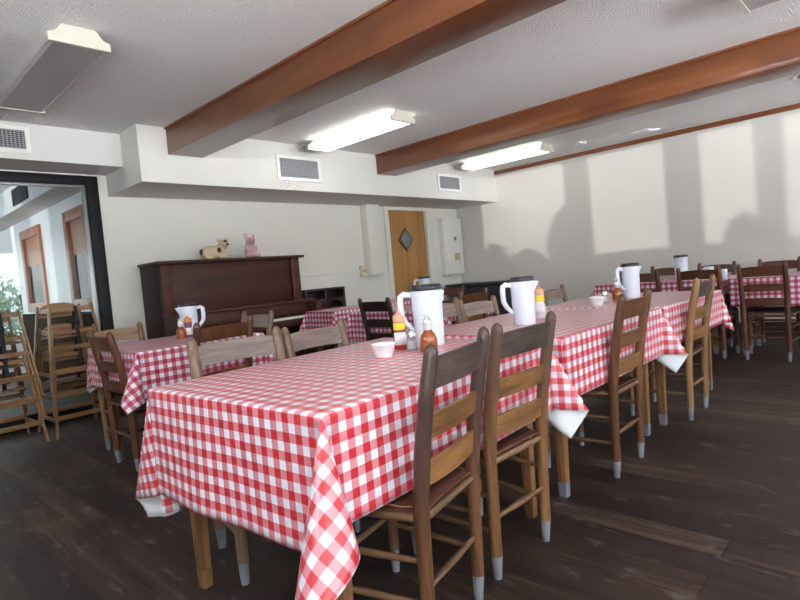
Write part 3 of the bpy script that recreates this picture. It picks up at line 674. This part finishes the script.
g2 = 'ladder back chairs along the far side of the long table'
chair(1.262, 2.175, 172, 'drift', 'grey ladder back chair at the far side of the long table, leftmost', g2, (1.12, 1, .99))
chair(1.708, 2.165, 180, 'drift', 'pale grey ladder back chair across the long table, behind the foam bowl', g2, (1, 1, .975))
chair(2.730, 2.190, 180, 'drift', 'grey ladder back chair across the long table, half hidden by the nearest pitcher', g2, (1, 1, 1.0))
chair(3.210, 2.235, 177, 'drift', 'greyish ladder back chair across the long table between the two nearer pitchers', g2, (1.05, 1, .965))
chair(4.310, 2.235, 180, 'drift', 'grey ladder back chair across the long table, right of the mustard bottle', g2, (1, 1, .965))
g3 = 'chairs around the small table by the piano'
chair(1.275, 3.77, -90, 'red', 'dark ladder back chair seen from behind at the left end of the small table', g3, (1, 1, .985))
chair(1.510, 4.33, 180, 'sand', 'pale ladder back chair between the small table and the piano, partly hidden', g3, (1, 1, .985))
chair(1.745, 3.315, 5, 'brown', 'brown ladder back chair with its back to us in front of the small table', g3, (1.1, 1, .995))
chair(2.175, 3.66, 90, 'drift', 'pale ladder back chair at the right end of the small table', g3, (1.05, 1, 1))
g4 = 'chairs around the tables near the door'
chair(3.435, 3.53, -90, 'black', 'nearly black ladder back chair at the long side of the aisle table', g4, (1, 1, .99))
chair(3.720, 2.800, 0, 'brown', 'brown ladder back chair at the near end of the aisle table, behind another chair', g4)
chair(5.430, 4.360, 90, 'red', 'red brown ladder back chair at the right end of the table by the door', g4, (1, 1, .97))
g5 = 'ladder back chairs along the table by the right wall'
chair(5.930, 1.080, -90, 'red', 'red brown ladder back chair facing the right wall table, nearest us, seen square from behind', g5)
chair(5.930, 1.600, -90, 'red', 'red brown ladder back chair at the right wall table, directly beyond the tan chair', g5)
chair(5.900, 2.145, -90, 'dark', 'dark ladder back chair at the right wall table half hidden behind the third pitcher', g5)
chair(7.000, 2.270, 90, 'red', 'ladder back chair between right wall and table, left of the pitcher there', g5)
chair(6.990, 1.740, 90, 'dark', 'ladder back chair between the right wall and its table, beside the white mug', g5)
chair(6.990, 1.140, 90, 'red', 'ladder back chair between the right wall and its table, at the right edge', g5)

# ---------------------------------------------------------------- tables and cloths
TZ = 0.752
def table(x0, x1, y0, y1, label, group, inset=0.06):
    t = thing('dining_table', label, 'table', ((x0+x1)/2, (y0+y1)/2, 0), 0, group)
    hx, hy = (x1-x0)/2, (y1-y0)/2; bare = 'nearest us' in label
    bm = B(); box(bm, (-hx, -hy, TZ-0.025), (hx, hy, TZ), 0.004); obj('tabletop', bm, W_TLEG, t)
    bm = B(); i = inset+0.02
    for q in (((-hx+i, -hy+i, TZ-0.11), (hx-i, -hy+i+0.02, TZ-0.025)), ((-hx+i, hy-i-0.02, TZ-0.11), (hx-i, hy-i, TZ-0.025)), ((-hx+i, -hy+i+0.02, TZ-0.11), (-hx+i+0.02, hy-i-0.02, TZ-0.025)), ((hx-i-0.02, -hy+i+0.02, TZ-0.11), (hx-i, hy-i-0.02, TZ-0.025))): box(bm, *q)
    obj('apron', bm, W_TLEG, t)
    for sx in (-1, 1):
        for sy in (-1, 1):
            cx, cy = sx*(hx-inset-0.03), sy*(hy-inset-0.03)
            bm = B(); bar(bm, (cx, cy, 0.07), (cx, cy, TZ-0.025), 0.04, 0.04, up=(0, 1, 0), bev=0.004, w2=0.062, h2=0.062); l_ = obj('leg', bm, W_TLEG, t)
            bm = B(); bar(bm, (cx, cy, 0.0), (cx, cy, 0.07), 0.036, 0.036, up=(0, 1, 0), w2=0.0402, h2=0.0402); obj('painted_foot', bm, W_TLEG if bare else GREY_PAINT, l_)
    return t
LOOPS = {   # tilt paths in the (u, v) outward plane for the loose corner of the cloth (anticlockwise keeps the print outside)
    'cone': [(0, 0), (.16, .02), (.30, .10), (.33, .24), (.24, .33), (.10, .30), (.02, .16), (0, 0)],
    'fin_u': [(0, 0), (.1, .01), (.30, .03), (.43, .05), (.42, .09), (.30, .10), (.1, .06), (0, 0)],
    'fin_v': [(0, 0), (.06, .1), (.10, .30), (.09, .42), (.05, .43), (.03, .30), (.01, .1), (0, 0)],
    'flip_v': [(0, 0), (.05, .08), (.08, .2), (.05, .27), (.02, .22), (.0, .10), (-.03, .10), (-.05, .2), (-.02, .3), (.03, .32), (.09, .24), (.09, .12), (.02, .06), (0, 0)],
    'tuck_v': [(0, 0), (.0, -.1), (.0, -.3), (.01, -.4), (.02, -.3), (.01, -.1), (0, 0)],
    'tuck_u': [(0, 0), (-.1, .0), (-.3, .0), (-.4, .01), (-.3, .02), (-.1, .01), (0, 0)],
    'drape': [(0, 0), (.12, .0), (.22, .04), (.2, .12), (.12, .12), (.12, .2), (.06, .24), (.0, .12), (0, 0)],
    'fin_white': [(0, 0), (0, -.12), (0, -.29), (.01, -.12), (.02, .05), (.10, .2), (.17, .34), (.15, .40), (.09, .34), (.04, .18), (0, .05), (0, 0)],
    'fold_back': [(0, 0), (-.07, .0), (-.13, .0), (-.07, .01), (-.01, .06), (0, .2), (-.01, .38), (-.04, .45), (-.08, .38), (-.07, .2), (-.05, .05), (-.1, -.02), (-.14, -.03), (-.08, -.03), (0, 0)],
    'zig': [(0, 0), (.2, .1), (.26, .14), (.22, .15), (.05, .04), (.04, .05), (.18, .16), (.22, .2), (.16, .2), (.03, .06), (.02, .06), (.1, .2), (.1, .24), (.06, .2), (0, 0)],
    'lie_v': [(0, 0), (.03, .05), (.12, .20), (.13, .33), (.08, .36), (.02, .3), (.0, .12), (0, 0)],
}
def loop_fn(key):
    pts = LOOPS[key] if isinstance(key, str) else key
    P = [V(a, b) for a, b in pts]; out = []
    for i in range(len(P)-1):
        p0, p1, p2, p3 = P[max(i-1, 0)], P[i], P[i+1], P[min(i+2, len(P)-1)]
        for k in range(12):
            s = k/12; out.append(0.5*((2*p1)+(p2-p0)*s+(2*p0-5*p1+4*p2-p3)*s*s+(3*p1-p0-3*p2+p3)*s**3))
    out.append(P[-1])
    def dirs(sc):
        r_ = []
        for w in out:
            a = w.length*sc
            r_.append(V(0, 0, -1) if a < 1e-6 else V(math.sin(a)*w.x/w.length, math.sin(a)*w.y/w.length, -math.cos(a)))
        return r_
    lo, hi = 0.2, 4.0
    for _ in range(40):
        sc = (lo+hi)/2; D = dirs(sc); ln = sum((a-b).length for a, b in zip(D, D[1:]))
        if ln < math.pi/2*0.985: lo = sc
        else: hi = sc
    cum = [0]
    for a, b in zip(D, D[1:]): cum.append(cum[-1]+(a-b).length)
    def fn(k):
        s = k*cum[-1]
        for i in range(len(D)-1):
            if cum[i+1] >= s:
                q = (s-cum[i])/max(1e-9, cum[i+1]-cum[i]); return (D[i]*(1-q)+D[i+1]*q).normalized()
        return D[-1]
    return fn
def cloth(x0, x1, y0, y1, drop, corners, label, group, mat=None, seed=0, ripple=0.010, gapside=(), nearflat=False):
    """drop: (x-, x+, y-, y+); corners: dict of (sx, sy) -> loop key"""
    rnd = random.Random(seed); R_ = 0.010; pad = 0.006; mat = mat or CLOTH
    x0 -= pad; x1 += pad; y0 -= pad; y1 += pad; zt = TZ+0.004
    def axis_samples(a, b, da, db):
        out = []
        n = max(4, int(da/0.022)); out += [a+R_-0.0157-(da)*(1-k/n) for k in range(n)]
        out += [a+R_-0.0157*(1-k/4) for k in range(4)]
        m = max(6, int((b-a)/0.05)); out += [a+R_+(b-a-2*R_)*k/m for k in range(m)]
        out += [b-R_+0.0157*k/4 for k in range(4)]
        n = max(4, int(db/0.022)); out += [b-R_+0.0157+db*k/n for k in range(n+1)]
        return out
    U = axis_samples(x0, x1, drop[0], drop[1]); Vv = axis_samples(y0, y1, drop[2], drop[3])
    fns = {k: loop_fn(v) for k, v in corners.items()}
    ph = [rnd.uniform(0, 6.28) for _ in range(8)]; cx_, cy_ = (x0+x1)/2, (y0+y1)/2
    def pos(u, v):
        su = (u-(x1-R_)) if u > x1-R_ else ((x0+R_)-u if u < x0+R_ else 0); sx = 1 if u > cx_ else -1
        sv = (v-(y1-R_)) if v > y1-R_ else ((y0+R_)-v if v < y0+R_ else 0); sy = 1 if v > cy_ else -1
        if su <= 0 and sv <= 0: return V(u, v, zt)
        if su > 0 and sv > 0:
            th = math.atan2(sv, su); r_ = math.hypot(su, sv); base = V(x1-R_ if sx > 0 else x0+R_, y1-R_ if sy > 0 else y0+R_, zt)
            t_ = min(r_/R_, math.pi/2); out = V(sx*math.cos(th), sy*math.sin(th), 0)
            q = base + out*R_*math.sin(t_) - V(0, 0, R_*(1-math.cos(t_)))
            if r_ > R_*math.pi/2:
                d = fns[sx, sy](th/(math.pi/2)); q = q + V(d.x*sx, d.y*sy, d.z)*(r_-R_*math.pi/2)
            return q
        s = max(su, sv); t_ = min(s/R_, math.pi/2); h = R_*math.sin(t_); dz = R_*(1-math.cos(t_)); ex = max(0, s-R_*math.pi/2)
        side = ((0 if sx < 0 else 1) if su > 0 else (2 if sy < 0 else 3))
        w, a0, a1 = (v, y0, y1) if su > 0 else (u, x0, x1)
        fade = max(0.0, min(1, (w-a0)/0.2, (a1-w)/0.2)); fade = fade*fade*(3-2*fade)
        dr_ = max(drop[side], 0.01)
        rp_ = ripple*fade*(ex/dr_)*(0.75+math.sin(w*7.3+ph[side])*0.7+math.sin(w*17+ph[side+4])*0.35)
        if side in gapside: rp_ = 0
        if nearflat and side == 2: rp_ *= 0.35
        o_ = h+rp_
        z = zt-dz-ex
        if su > 0: return V((x1-R_)+o_ if sx > 0 else (x0+R_)-o_, v, z)
        return V(u, (y1-R_)+o_ if sy > 0 else (y0+R_)-o_, z)
    bm = B(); uvl = bm.loops.layers.uv.new('cloth'); G = [[bm.verts.new(pos(u, v)) for v in Vv] for u in U]
    ou, ov = rnd.uniform(0, 1)*CHK, rnd.uniform(0, 1)*CHK
    for i in range(len(U)-1):
        for j in range(len(Vv)-1):
            q = bm.faces.new((G[i][j], G[i+1][j], G[i+1][j+1], G[i][j+1]))
            for lp, (a, b) in zip(q.loops, ((i, j), (i+1, j), (i+1, j+1), (i, j+1))): lp[uvl].uv = (U[a]-x0+10+ou, Vv[b]-y0+10+ov)
    base = V(cx_, cy_, zt)
    bmesh.ops.translate(bm, verts=bm.verts, vec=-base)
    o = obj('tablecloth', bm, [mat, BACKING], recalc=False, angle=75); o.location = base
    md = o.modifiers.new('solid', 'SOLIDIFY'); md.thickness = 0.0016; md.offset = 1.0; md.material_offset = 1; md.material_offset_rim = 1
    return tag(o, label, 'tablecloth', group)
gt, gc = 'tables of the long row', 'gingham cloths of the long row'
Y0, Y1 = 1.135, 2.07
RA = math.radians(3.0)
ta = table(0.817, 2.097, 1.1475, 2.0925, 'nearest wooden table of the long row, under the gingham cloth nearest us', gt); ta.rotation_euler.z = RA
table(2.20, 3.42, 1.155, 2.07, 'middle wooden table of the long row, carrying the second pitcher', gt)
table(3.49, 4.70, 1.14, 2.05, 'farthest wooden table of the long row, carrying the third pitcher', gt)
ca = cloth(0.817, 2.097, 1.1475, 2.0925, (0.375, 0.30, 0.29, 0.46), {(-1, -1): 'cone', (-1, 1): 'fold_back', (1, -1): 'fin_white', (1, 1): 'tuck_v'}, 'red and white gingham cloth on the nearest table, hanging deep over its end', gc, seed=1, gapside=(1,), nearflat=True); ca.rotation_euler.z = RA
cloth(2.20, 3.42, 1.155, 2.07, (0.16, 0.27, 0.27, 0.30), {(-1, -1): 'tuck_v', (-1, 1): 'tuck_v', (1, -1): 'fin_white', (1, 1): 'tuck_v'}, 'red and white gingham cloth on the middle table of the long row', gc, seed=2, gapside=(0, 1), nearflat=True)
cloth(3.49, 4.70, 1.14, 2.05, (0.16, 0.22, 0.24, 0.30), {(-1, -1): 'tuck_v', (-1, 1): 'tuck_v', (1, -1): 'zig', (1, 1): 'drape'}, 'red and white gingham cloth on the farthest table of the long row', gc, seed=3, gapside=(0,), nearflat=True)
table(1.27, 2.14, 3.42, 4.28, 'small wooden table near the piano', 'back row tables')
cloth(1.27, 2.14, 3.42, 4.28, (0.25, 0.25, 0.27, 0.27), {(-1, -1): 'cone', (-1, 1): 'fold_back', (1, -1): 'drape', (1, 1): 'drape'}, 'gingham cloth on the small table by the piano', 'back row gingham cloths', CLOTH_SHADED, 4)
table(3.64, 5.35, 4.44, 4.92, 'narrow wooden table in front of the door, beside the black cubby cabinet', 'back row tables')
cloth(3.64, 5.35, 4.44, 4.92, (0.22, 0.25, 0.25, 0.12), {(-1, -1): 'drape', (-1, 1): 'drape', (1, -1): 'drape', (1, 1): 'drape'}, 'gingham cloth on the table in front of the door', 'back row gingham cloths', CLOTH_SHADED, 5)
table(3.50, 4.14, 2.84, 4.03, 'wooden aisle table standing crosswise behind the nearly black chair', 'back row tables')
cloth(3.50, 4.14, 2.84, 4.03, (0.27, 0.25, 0.25, 0.25), {(-1, -1): 'drape', (-1, 1): 'drape', (1, -1): 'drape', (1, 1): 'drape'}, 'gingham cloth on the aisle table behind the nearly black chair', 'back row gingham cloths', CLOTH_SHADED, 6)
table(6.1, 6.86, 1.48, 2.74, 'wooden table by the right wall, its far end toward the corner', 'right wall tables')
cloth(6.1, 6.86, 1.48, 2.74, (0.26, 0.26, 0.15, 0.26), {(-1, -1): 'tuck_u', (-1, 1): 'drape', (1, -1): 'tuck_u', (1, 1): 'drape'}, 'gingham cloth on the farther right wall table', 'right wall gingham cloths', CLOTH_SHADED, 7, gapside=(2,))
table(6.1, 6.86, 0.10, 1.40, 'wooden table by the right wall running out of the frame', 'right wall tables')
cloth(6.1, 6.86, 0.10, 1.40, (0.26, 0.26, 0.26, 0.15), {(-1, -1): 'drape', (-1, 1): 'tuck_u', (1, -1): 'drape', (1, 1): 'tuck_u'}, 'gingham cloth on the right wall table that runs out of the frame', 'right wall gingham cloths', CLOTH_SHADED, 8, gapside=(3,))

# ---------------------------------------------------------------- tableware
CZ = TZ+0.0062
def pitcher(x, y, deg, label, h=0.235, r=0.062, z=CZ, grip=True, sp=1.42):
    t = thing('pitcher', label, 'pitcher', (x, y, z), math.radians(deg), 'white pitchers')
    bm = B(); lathe(bm, [(r*0.93, 0), (r*0.97, 0.004), (r*0.97, 0.03), (r, h*0.6), (r*1.03, h-0.012), (r*1.05, h), (r*0.97, h), (r*0.96, h-0.02), (0, h-0.02)], 32)
    obj('body', bm, WHITE_PL, t)
    bm = B(); prism(bm, [(r*0.9, h-0.002), (r*sp, h-0.006), (r*1.04, h-0.05), (r*0.9, h-0.055)], 'y', -0.016, 0.016); obj('spout', bm, WHITE_PL, t, smooth=False)
    bm = B(); lathe(bm, [(r*1.03, h), (r*1.05, h+0.006), (r*1.03, h+0.02), (r*0.96, h+0.026), (0, h+0.027)], 32); obj('lid', bm, BLACK_PL, t)
    if grip:
        bm = B(); pts = [(-r*0.96, 0, h-0.018), (-r*1.5, 0, h-0.012), (-r*1.72, 0, h-0.022), (-r*1.76, 0, h-0.05), (-r*1.72, 0, h*0.55), (-r*1.5, 0, h*0.43), (-r*0.98, 0, h*0.27)]
        tube(bm, pts, [0.012, 0.0145, 0.015, 0.015, 0.0145, 0.0135, 0.011], 10); obj('handle', bm, WHITE_PL, t)
    return t
def dupe_at(root, x, y, z, deg, label): return dup(root, (x, y, z), math.radians(deg), label)
# handles point left in the picture (towards -x,+y); spouts right
HD = -44
pitcher(1.895, 1.648, HD, 'white plastic pitcher with black lid, nearest us on the long table', h=0.25, r=0.069, sp=1.17)
pitcher(2.640, 1.600, HD-2, 'white plastic pitcher with black lid, second along the long table')
pitcher(4.200, 1.613, HD+8, 'white plastic pitcher with black lid, third along the long table')
pitcher(1.885, 4.000, 140, 'white pitcher with black lid on the small table by the piano, handle to the right', h=0.225)
pitcher(6.690, 2.000, 200, 'white pitcher with black lid on the right wall table', h=0.235, r=0.07)
pitcher(5.230, 4.560, HD, 'white pitcher glimpsed above the nearest pitcher, on the table in front of the door', h=0.235, r=0.07, sp=1.17)
def bowl(x, y, label, r=0.052, h=0.055):
    bm = B(); lathe(bm, [(r*0.62, 0), (r*0.66, 0.003), (r*0.95, h-0.006), (r, h-0.004), (r, h), (r*0.93, h), (r*0.62, 0.008), (0, 0.006)], 28)
    o = obj('foam_bowl', bm, FOAM); o.location = (x, y, CZ); return tag(o, label, 'bowl', 'white foam bowls')
bowl(1.580, 1.630, 'white foam bowl left of the bottles on the nearest table')
bowl(3.66, 1.64, 'white foam bowl beside the third pitcher')
def syrup(x, y, label, sc=1.0, deg=-45):
    t = thing('syrup_dispenser', label, 'syrup dispenser', (x, y, CZ), math.radians(deg), 'syrup dispensers'); k = sc
    bm = B(); lathe(bm, [(0.034*k, 0), (0.037*k, 0.006*k), (0.037*k, 0.05*k), (0.030*k, 0.07*k), (0.02*k, 0.082*k), (0.017*k, 0.09*k), (0, 0.09*k)], 24); obj('syrup_body', bm, AMBER, t)
    bm = B(); lathe(bm, [(0.0175*k, 0.09*k), (0.0185*k, 0.102*k), (0.022*k, 0.112*k), (0.022*k, 0.118*k), (0, 0.118*k)], 20); obj('glass_neck', bm, plain('pale_neck', (0.62, 0.63, 0.66), 0.2), t)
    bm = B(); lathe(bm, [(0.019*k, 0.118*k), (0.019*k, 0.128*k), (0.01*k, 0.14*k), (0.006*k, 0.15*k), (0, 0.15*k)], 16); bar(bm, (0, 0, 0.142*k), (-0.016*k, 0, 0.152*k), 0.008, 0.004); obj('lid', bm, CHROME, t)
    return t
syrup(1.75, 1.53, 'amber syrup dispenser with metal lid in front of the nearest pitcher')
syrup(4.05, 1.66, 'amber syrup dispenser beside the third pitcher', 1.0)
syrup(1.79, 3.94, 'amber syrup dispenser on the small table by the piano', 0.95)
def squeeze(x, y, label, body, cap, lab, h=0.15, r=0.028, deg=-45, lab2=None):
    t = thing('squeeze_bottle', label, 'bottle', (x, y, CZ), math.radians(deg), 'squeeze bottles')
    bm = B(); lathe(bm, [(r*0.9, 0), (r, 0.006), (r, h*0.35), (r*0.86, h*0.48), (r*0.97, h*0.6), (r*0.95, h*0.70), (0, h*0.70)], 22)
    for v in bm.verts: v.co.y *= 0.75
    obj('bottle_body', bm, body, t)
    bm = B(); lathe(bm, [(r*0.94, h*0.70), (r*0.97, h*0.74), (r*0.95, h*0.86), (r*0.55, h*0.91), (r*0.22, h*0.93), (r*0.16, h), (0, h)], 18); obj('cap', bm, cap, t)
    bm = B(); n = 10
    lo, hi = 0.12*h, 0.44*h
    ring = []
    for k in range(n+1):
        a = -math.pi*0.9+math.pi*0.8*k/n+math.radians(0)
        ring.append([bm.verts.new((r*1.03*math.cos(a), r*1.03*0.75*math.sin(a)-0.0003, z)) for z in (lo, hi)])
    for a, b in zip(ring, ring[1:]): bm.faces.new((a[0], b[0], b[1], a[1]))
    o = obj('label', bm, lab, t); md = o.modifiers.new('solid', 'SOLIDIFY'); md.thickness = 0.0008; md.offset = 1
    if lab2:
        bm = B(); lathe(bm, [(r*0.97, h*0.5), (r*1.0, h*0.52), (r*1.0, h*0.66), (r*0.97, h*0.68)], 20)
        for v in bm.verts: v.co.y *= 0.78
        obj('neck_band', bm, lab2, t)
    return t
squeeze(1.760, 1.705, 'red squeeze bottle with peach cap and yellow patch left of the nearest pitcher', KETCH, PEACH, LAB_W, 0.175, 0.027, -35, YELLOW)
squeeze(2.925, 1.665, 'pale squeeze bottle with orange top and yellow band right of the second pitcher', LAB_W, PEACH, LAB_W, 0.195, 0.031, -45, YELLOW)
squeeze(1.845, 3.935, 'purple squeeze bottle with orange cap on the small table by the piano', GRAPE, ORANGE, LAB_W, 0.16, 0.028, -20)
def shaker(x, y, label):
    t = thing('salt_shaker', label, 'salt shaker', (x, y, CZ), 0, 'salt shakers')
    bm = B(); lathe(bm, [(0.021, 0), (0.023, 0.004), (0.019, 0.05), (0.0185, 0.062), (0, 0.062)], 18); obj('glass', bm, CLEAR, t)
    bm = B(); lathe(bm, [(0.0215, 0.006), (0.0195, 0.042), (0, 0.042)], 18); obj('salt', bm, SALT, t)
    bm = B(); lathe(bm, [(0.0205, 0.06), (0.0205, 0.072), (0.015, 0.082), (0, 0.085)], 18); obj('cap', bm, CHROME, t)
shaker(1.755, 1.630, 'salt shaker with metal cap between the red bottle and the nearest pitcher')
shaker(2.80, 1.655, 'salt shaker beside the pale squeeze bottle by the second pitcher')
shaker(3.83, 1.66, 'salt shaker between the foam bowl and the third pitcher')
def mug(x, y, deg, label, nm='coffee_mug', r=0.042, h=0.085, handle=True, z=CZ):
    t = thing(nm, label, 'mug' if handle else 'cup', (x, y, z), math.radians(deg))
    bm = B(); lathe(bm, [(r*0.85, 0), (r*0.95, 0.006), (r, h), (r*0.92, h), (r*0.88, 0.01), (0, 0.008)], 24); obj('body', bm, WHITE_PL, t)
    if handle:
        bm = B(); tube(bm, [(-r*0.95, 0, h*0.82), (-r*1.45, 0, h*0.8), (-r*1.65, 0, h*0.5), (-r*1.4, 0, h*0.22), (-r*0.93, 0, h*0.2)], 0.006, 8); obj('handle', bm, WHITE_PL, t)
mug(6.72, 1.73, -50, 'white mug with handle on the right wall table', r=0.05, h=0.11)
mug(6.30, 1.49, 0, 'small white cup on the right wall table, left of the nearest red brown chair', 'paper_cup', 0.035, 0.09, False)

# ---------------------------------------------------------------- stacked high chairs
def highchair(label, group):
    t = thing('high_chair', label, 'high chair', (0, 0, 0), 0, group)
    hx, hy = (lambda z: 0.232-0.105*z), (lambda z: 0.24-0.13*z)
    for sx in (-1, 1):
        for sy in (-1, 1):
            bm = B(); bar(bm, (sx*hx(0), sy*hy(0), 0), (sx*hx(0.70), sy*hy(0.70), 0.70), 0.036, 0.0155, up=(1, 0, 0), bev=0.003); obj('leg', bm, W_HCZ, t)
        for z, w in ((0.14, 0.032), (0.66, 0.036)):
            bm = B(); bar(bm, (sx*(hx(z)-0.008), -hy(z), z), (sx*(hx(z)-0.008), hy(z), z), 0.014, w, bev=0.002); obj('side_rail', bm, W_HC, t)
    for sy in (-1, 1):
        for z, w in ((0.16, 0.036), (0.35, 0.036)) + (((0.66, 0.03),) if sy < 0 else ()):
            bm = B(); y = sy*(hy(z)); bar(bm, (-hx(z)+0.008, y, z), (hx(z)-0.008, y, z), 0.016, w, bev=0.003); obj('front_rail' if sy < 0 else 'back_rail', bm, W_HC, t)
    z = 0.43; bm = B(); box(bm, (-0.165, -0.14, z), (0.165, 0.12, z+0.014), 0.004); obj('seat', bm, W_HC, t)
    bm = B(); pts = [(-0.155, 0.60), (0.155, 0.60), (0.158, 0.67), (0.11, 0.705), (0.05, 0.722), (-0.05, 0.722), (-0.11, 0.705), (-0.158, 0.67)]
    prism(bm, pts, 'y', hy(0.66)-0.008, hy(0.66)+0.008); obj('backrest', bm, W_HC, t, smooth=False)
    bm = B(); bar(bm, (0.03, -hy(0.66)-0.01, 0.68), (0.035, -hy(0.66)-0.012, 0.5), 0.028, 0.004, up=(0, 1, 0)); bar(bm, (0.03, -hy(0.66)+0.012, 0.68), (0.03, -0.05, 0.445), 0.028, 0.004, up=(0, 1, 0)); bar(bm, (0.03, -hy(0.66)-0.01, 0.682), (0.03, -hy(0.66)+0.012, 0.682), 0.028, 0.004)
    ball(bm, (0.032, -hy(0.66)-0.016, 0.56), 0.02, (1, .5, 1.3), 10); obj('safety_strap', bm, STRAP, t)
    return t
gh = 'stacked wooden high chairs'
hcs = [(1.43, 5.32, 2, 'right stack'), (0.905, 5.33, 3, 'left stack')]
words = ['bottom', 'middle', 'topmost']
hp = None
for (x, y, dg, nm) in hcs:
    for k in range(3):
        lb = '%s wooden high chair of the %s in front of the glass' % (words[k], nm)
        if hp is None: hp = highchair(lb, gh); r = hp; r.location = (x, y, 0); r.rotation_euler = (0, 0, math.radians(dg))
        else: r = dup(hp, (x, y, 0.185*k), math.radians(dg), lb, gh)

# ---------------------------------------------------------------- plants outside
def shrub(x, y, z0, rx, ry, h, n, label, mat, seed, group='shrubs outside', leaf=0.055):
    rnd = random.Random(seed); t = thing('shrub', label, 'shrub', (x, y, z0), 0, group)
    bm = B()
    for k in range(5):
        a = rnd.uniform(0, 6.28); tube(bm, [(0, 0, 0), (0.3*rx*math.cos(a), 0.3*ry*math.sin(a), h*0.45), (0.6*rx*math.cos(a), 0.6*ry*math.sin(a), h*0.85)], [0.02, 0.014, 0.006], 6)
    obj('stem', bm, BARK, t); bm = B()
    for k in range(n):
        d = V(rnd.gauss(0, 1), rnd.gauss(0, 1), rnd.gauss(0, 1)).normalized()*rnd.uniform(0.55, 1.0); c_ = V(d.x*rx, d.y*ry, h*0.55+d.z*h*0.45)
        a = V(rnd.gauss(0, 1), rnd.gauss(0, 1), rnd.gauss(0, 1)).normalized(); b = a.orthogonal().normalized(); s = leaf*rnd.uniform(0.7, 1.3)
        nrm = a.cross(b)*s*0.12
        vs = [bm.verts.new(c_+q) for q in (-a*s, b*s*0.42+nrm, a*s, -b*s*0.42+nrm)]; bm.faces.new(vs)
    obj('foliage', bm, mat, t, smooth=False, recalc=False)
shrub(2.85, 10.9, 0, 0.55, 0.7, 2.0, 1700, 'leafy shrub seen through the farther wood framed window of the next room', LEAF, 1)
shrub(2.80, 8.5, 0, 0.5, 0.6, 2.0, 1600, 'leafy shrub seen through the nearer wood framed window of the next room', LEAF, 2)
shrub(1.9, 12.3, 0, 0.9, 0.6, 1.75, 1300, 'pale sunlit shrub beyond the far end of the next room', LEAF_SUNLIT, 3, leaf=0.08)
# unseen shrubs added in place of people, to throw rounded shadows on the right wall
for (xw, yw, ry, zt_, n_, lb) in ((-1.85, -3.95, 0.23, 0.93, 1300, 'rounded shrub added outside the left windows, casting the round shadow at the right'),
        (-1.85, -1.72, 0.34, 1.33, 1800, 'tallest rounded shrub added for its shadow outside the left windows, beside the second window post'),
        (-1.85, -1.08, 0.20, 0.79, 800, 'low rounded shrub added for its shadow outside the left windows between the two taller ones'),
        (-1.85, -0.42, 0.24, 0.91, 1200, 'rounded shrub added for its shadow outside the left windows nearest the corner of the glass')):
    shrub(xw, yw, 0.0, 0.2, ry, zt_, n_, lb, LEAF, int(-yw*100), 'shadow shrubs added outside the left windows', 0.06)
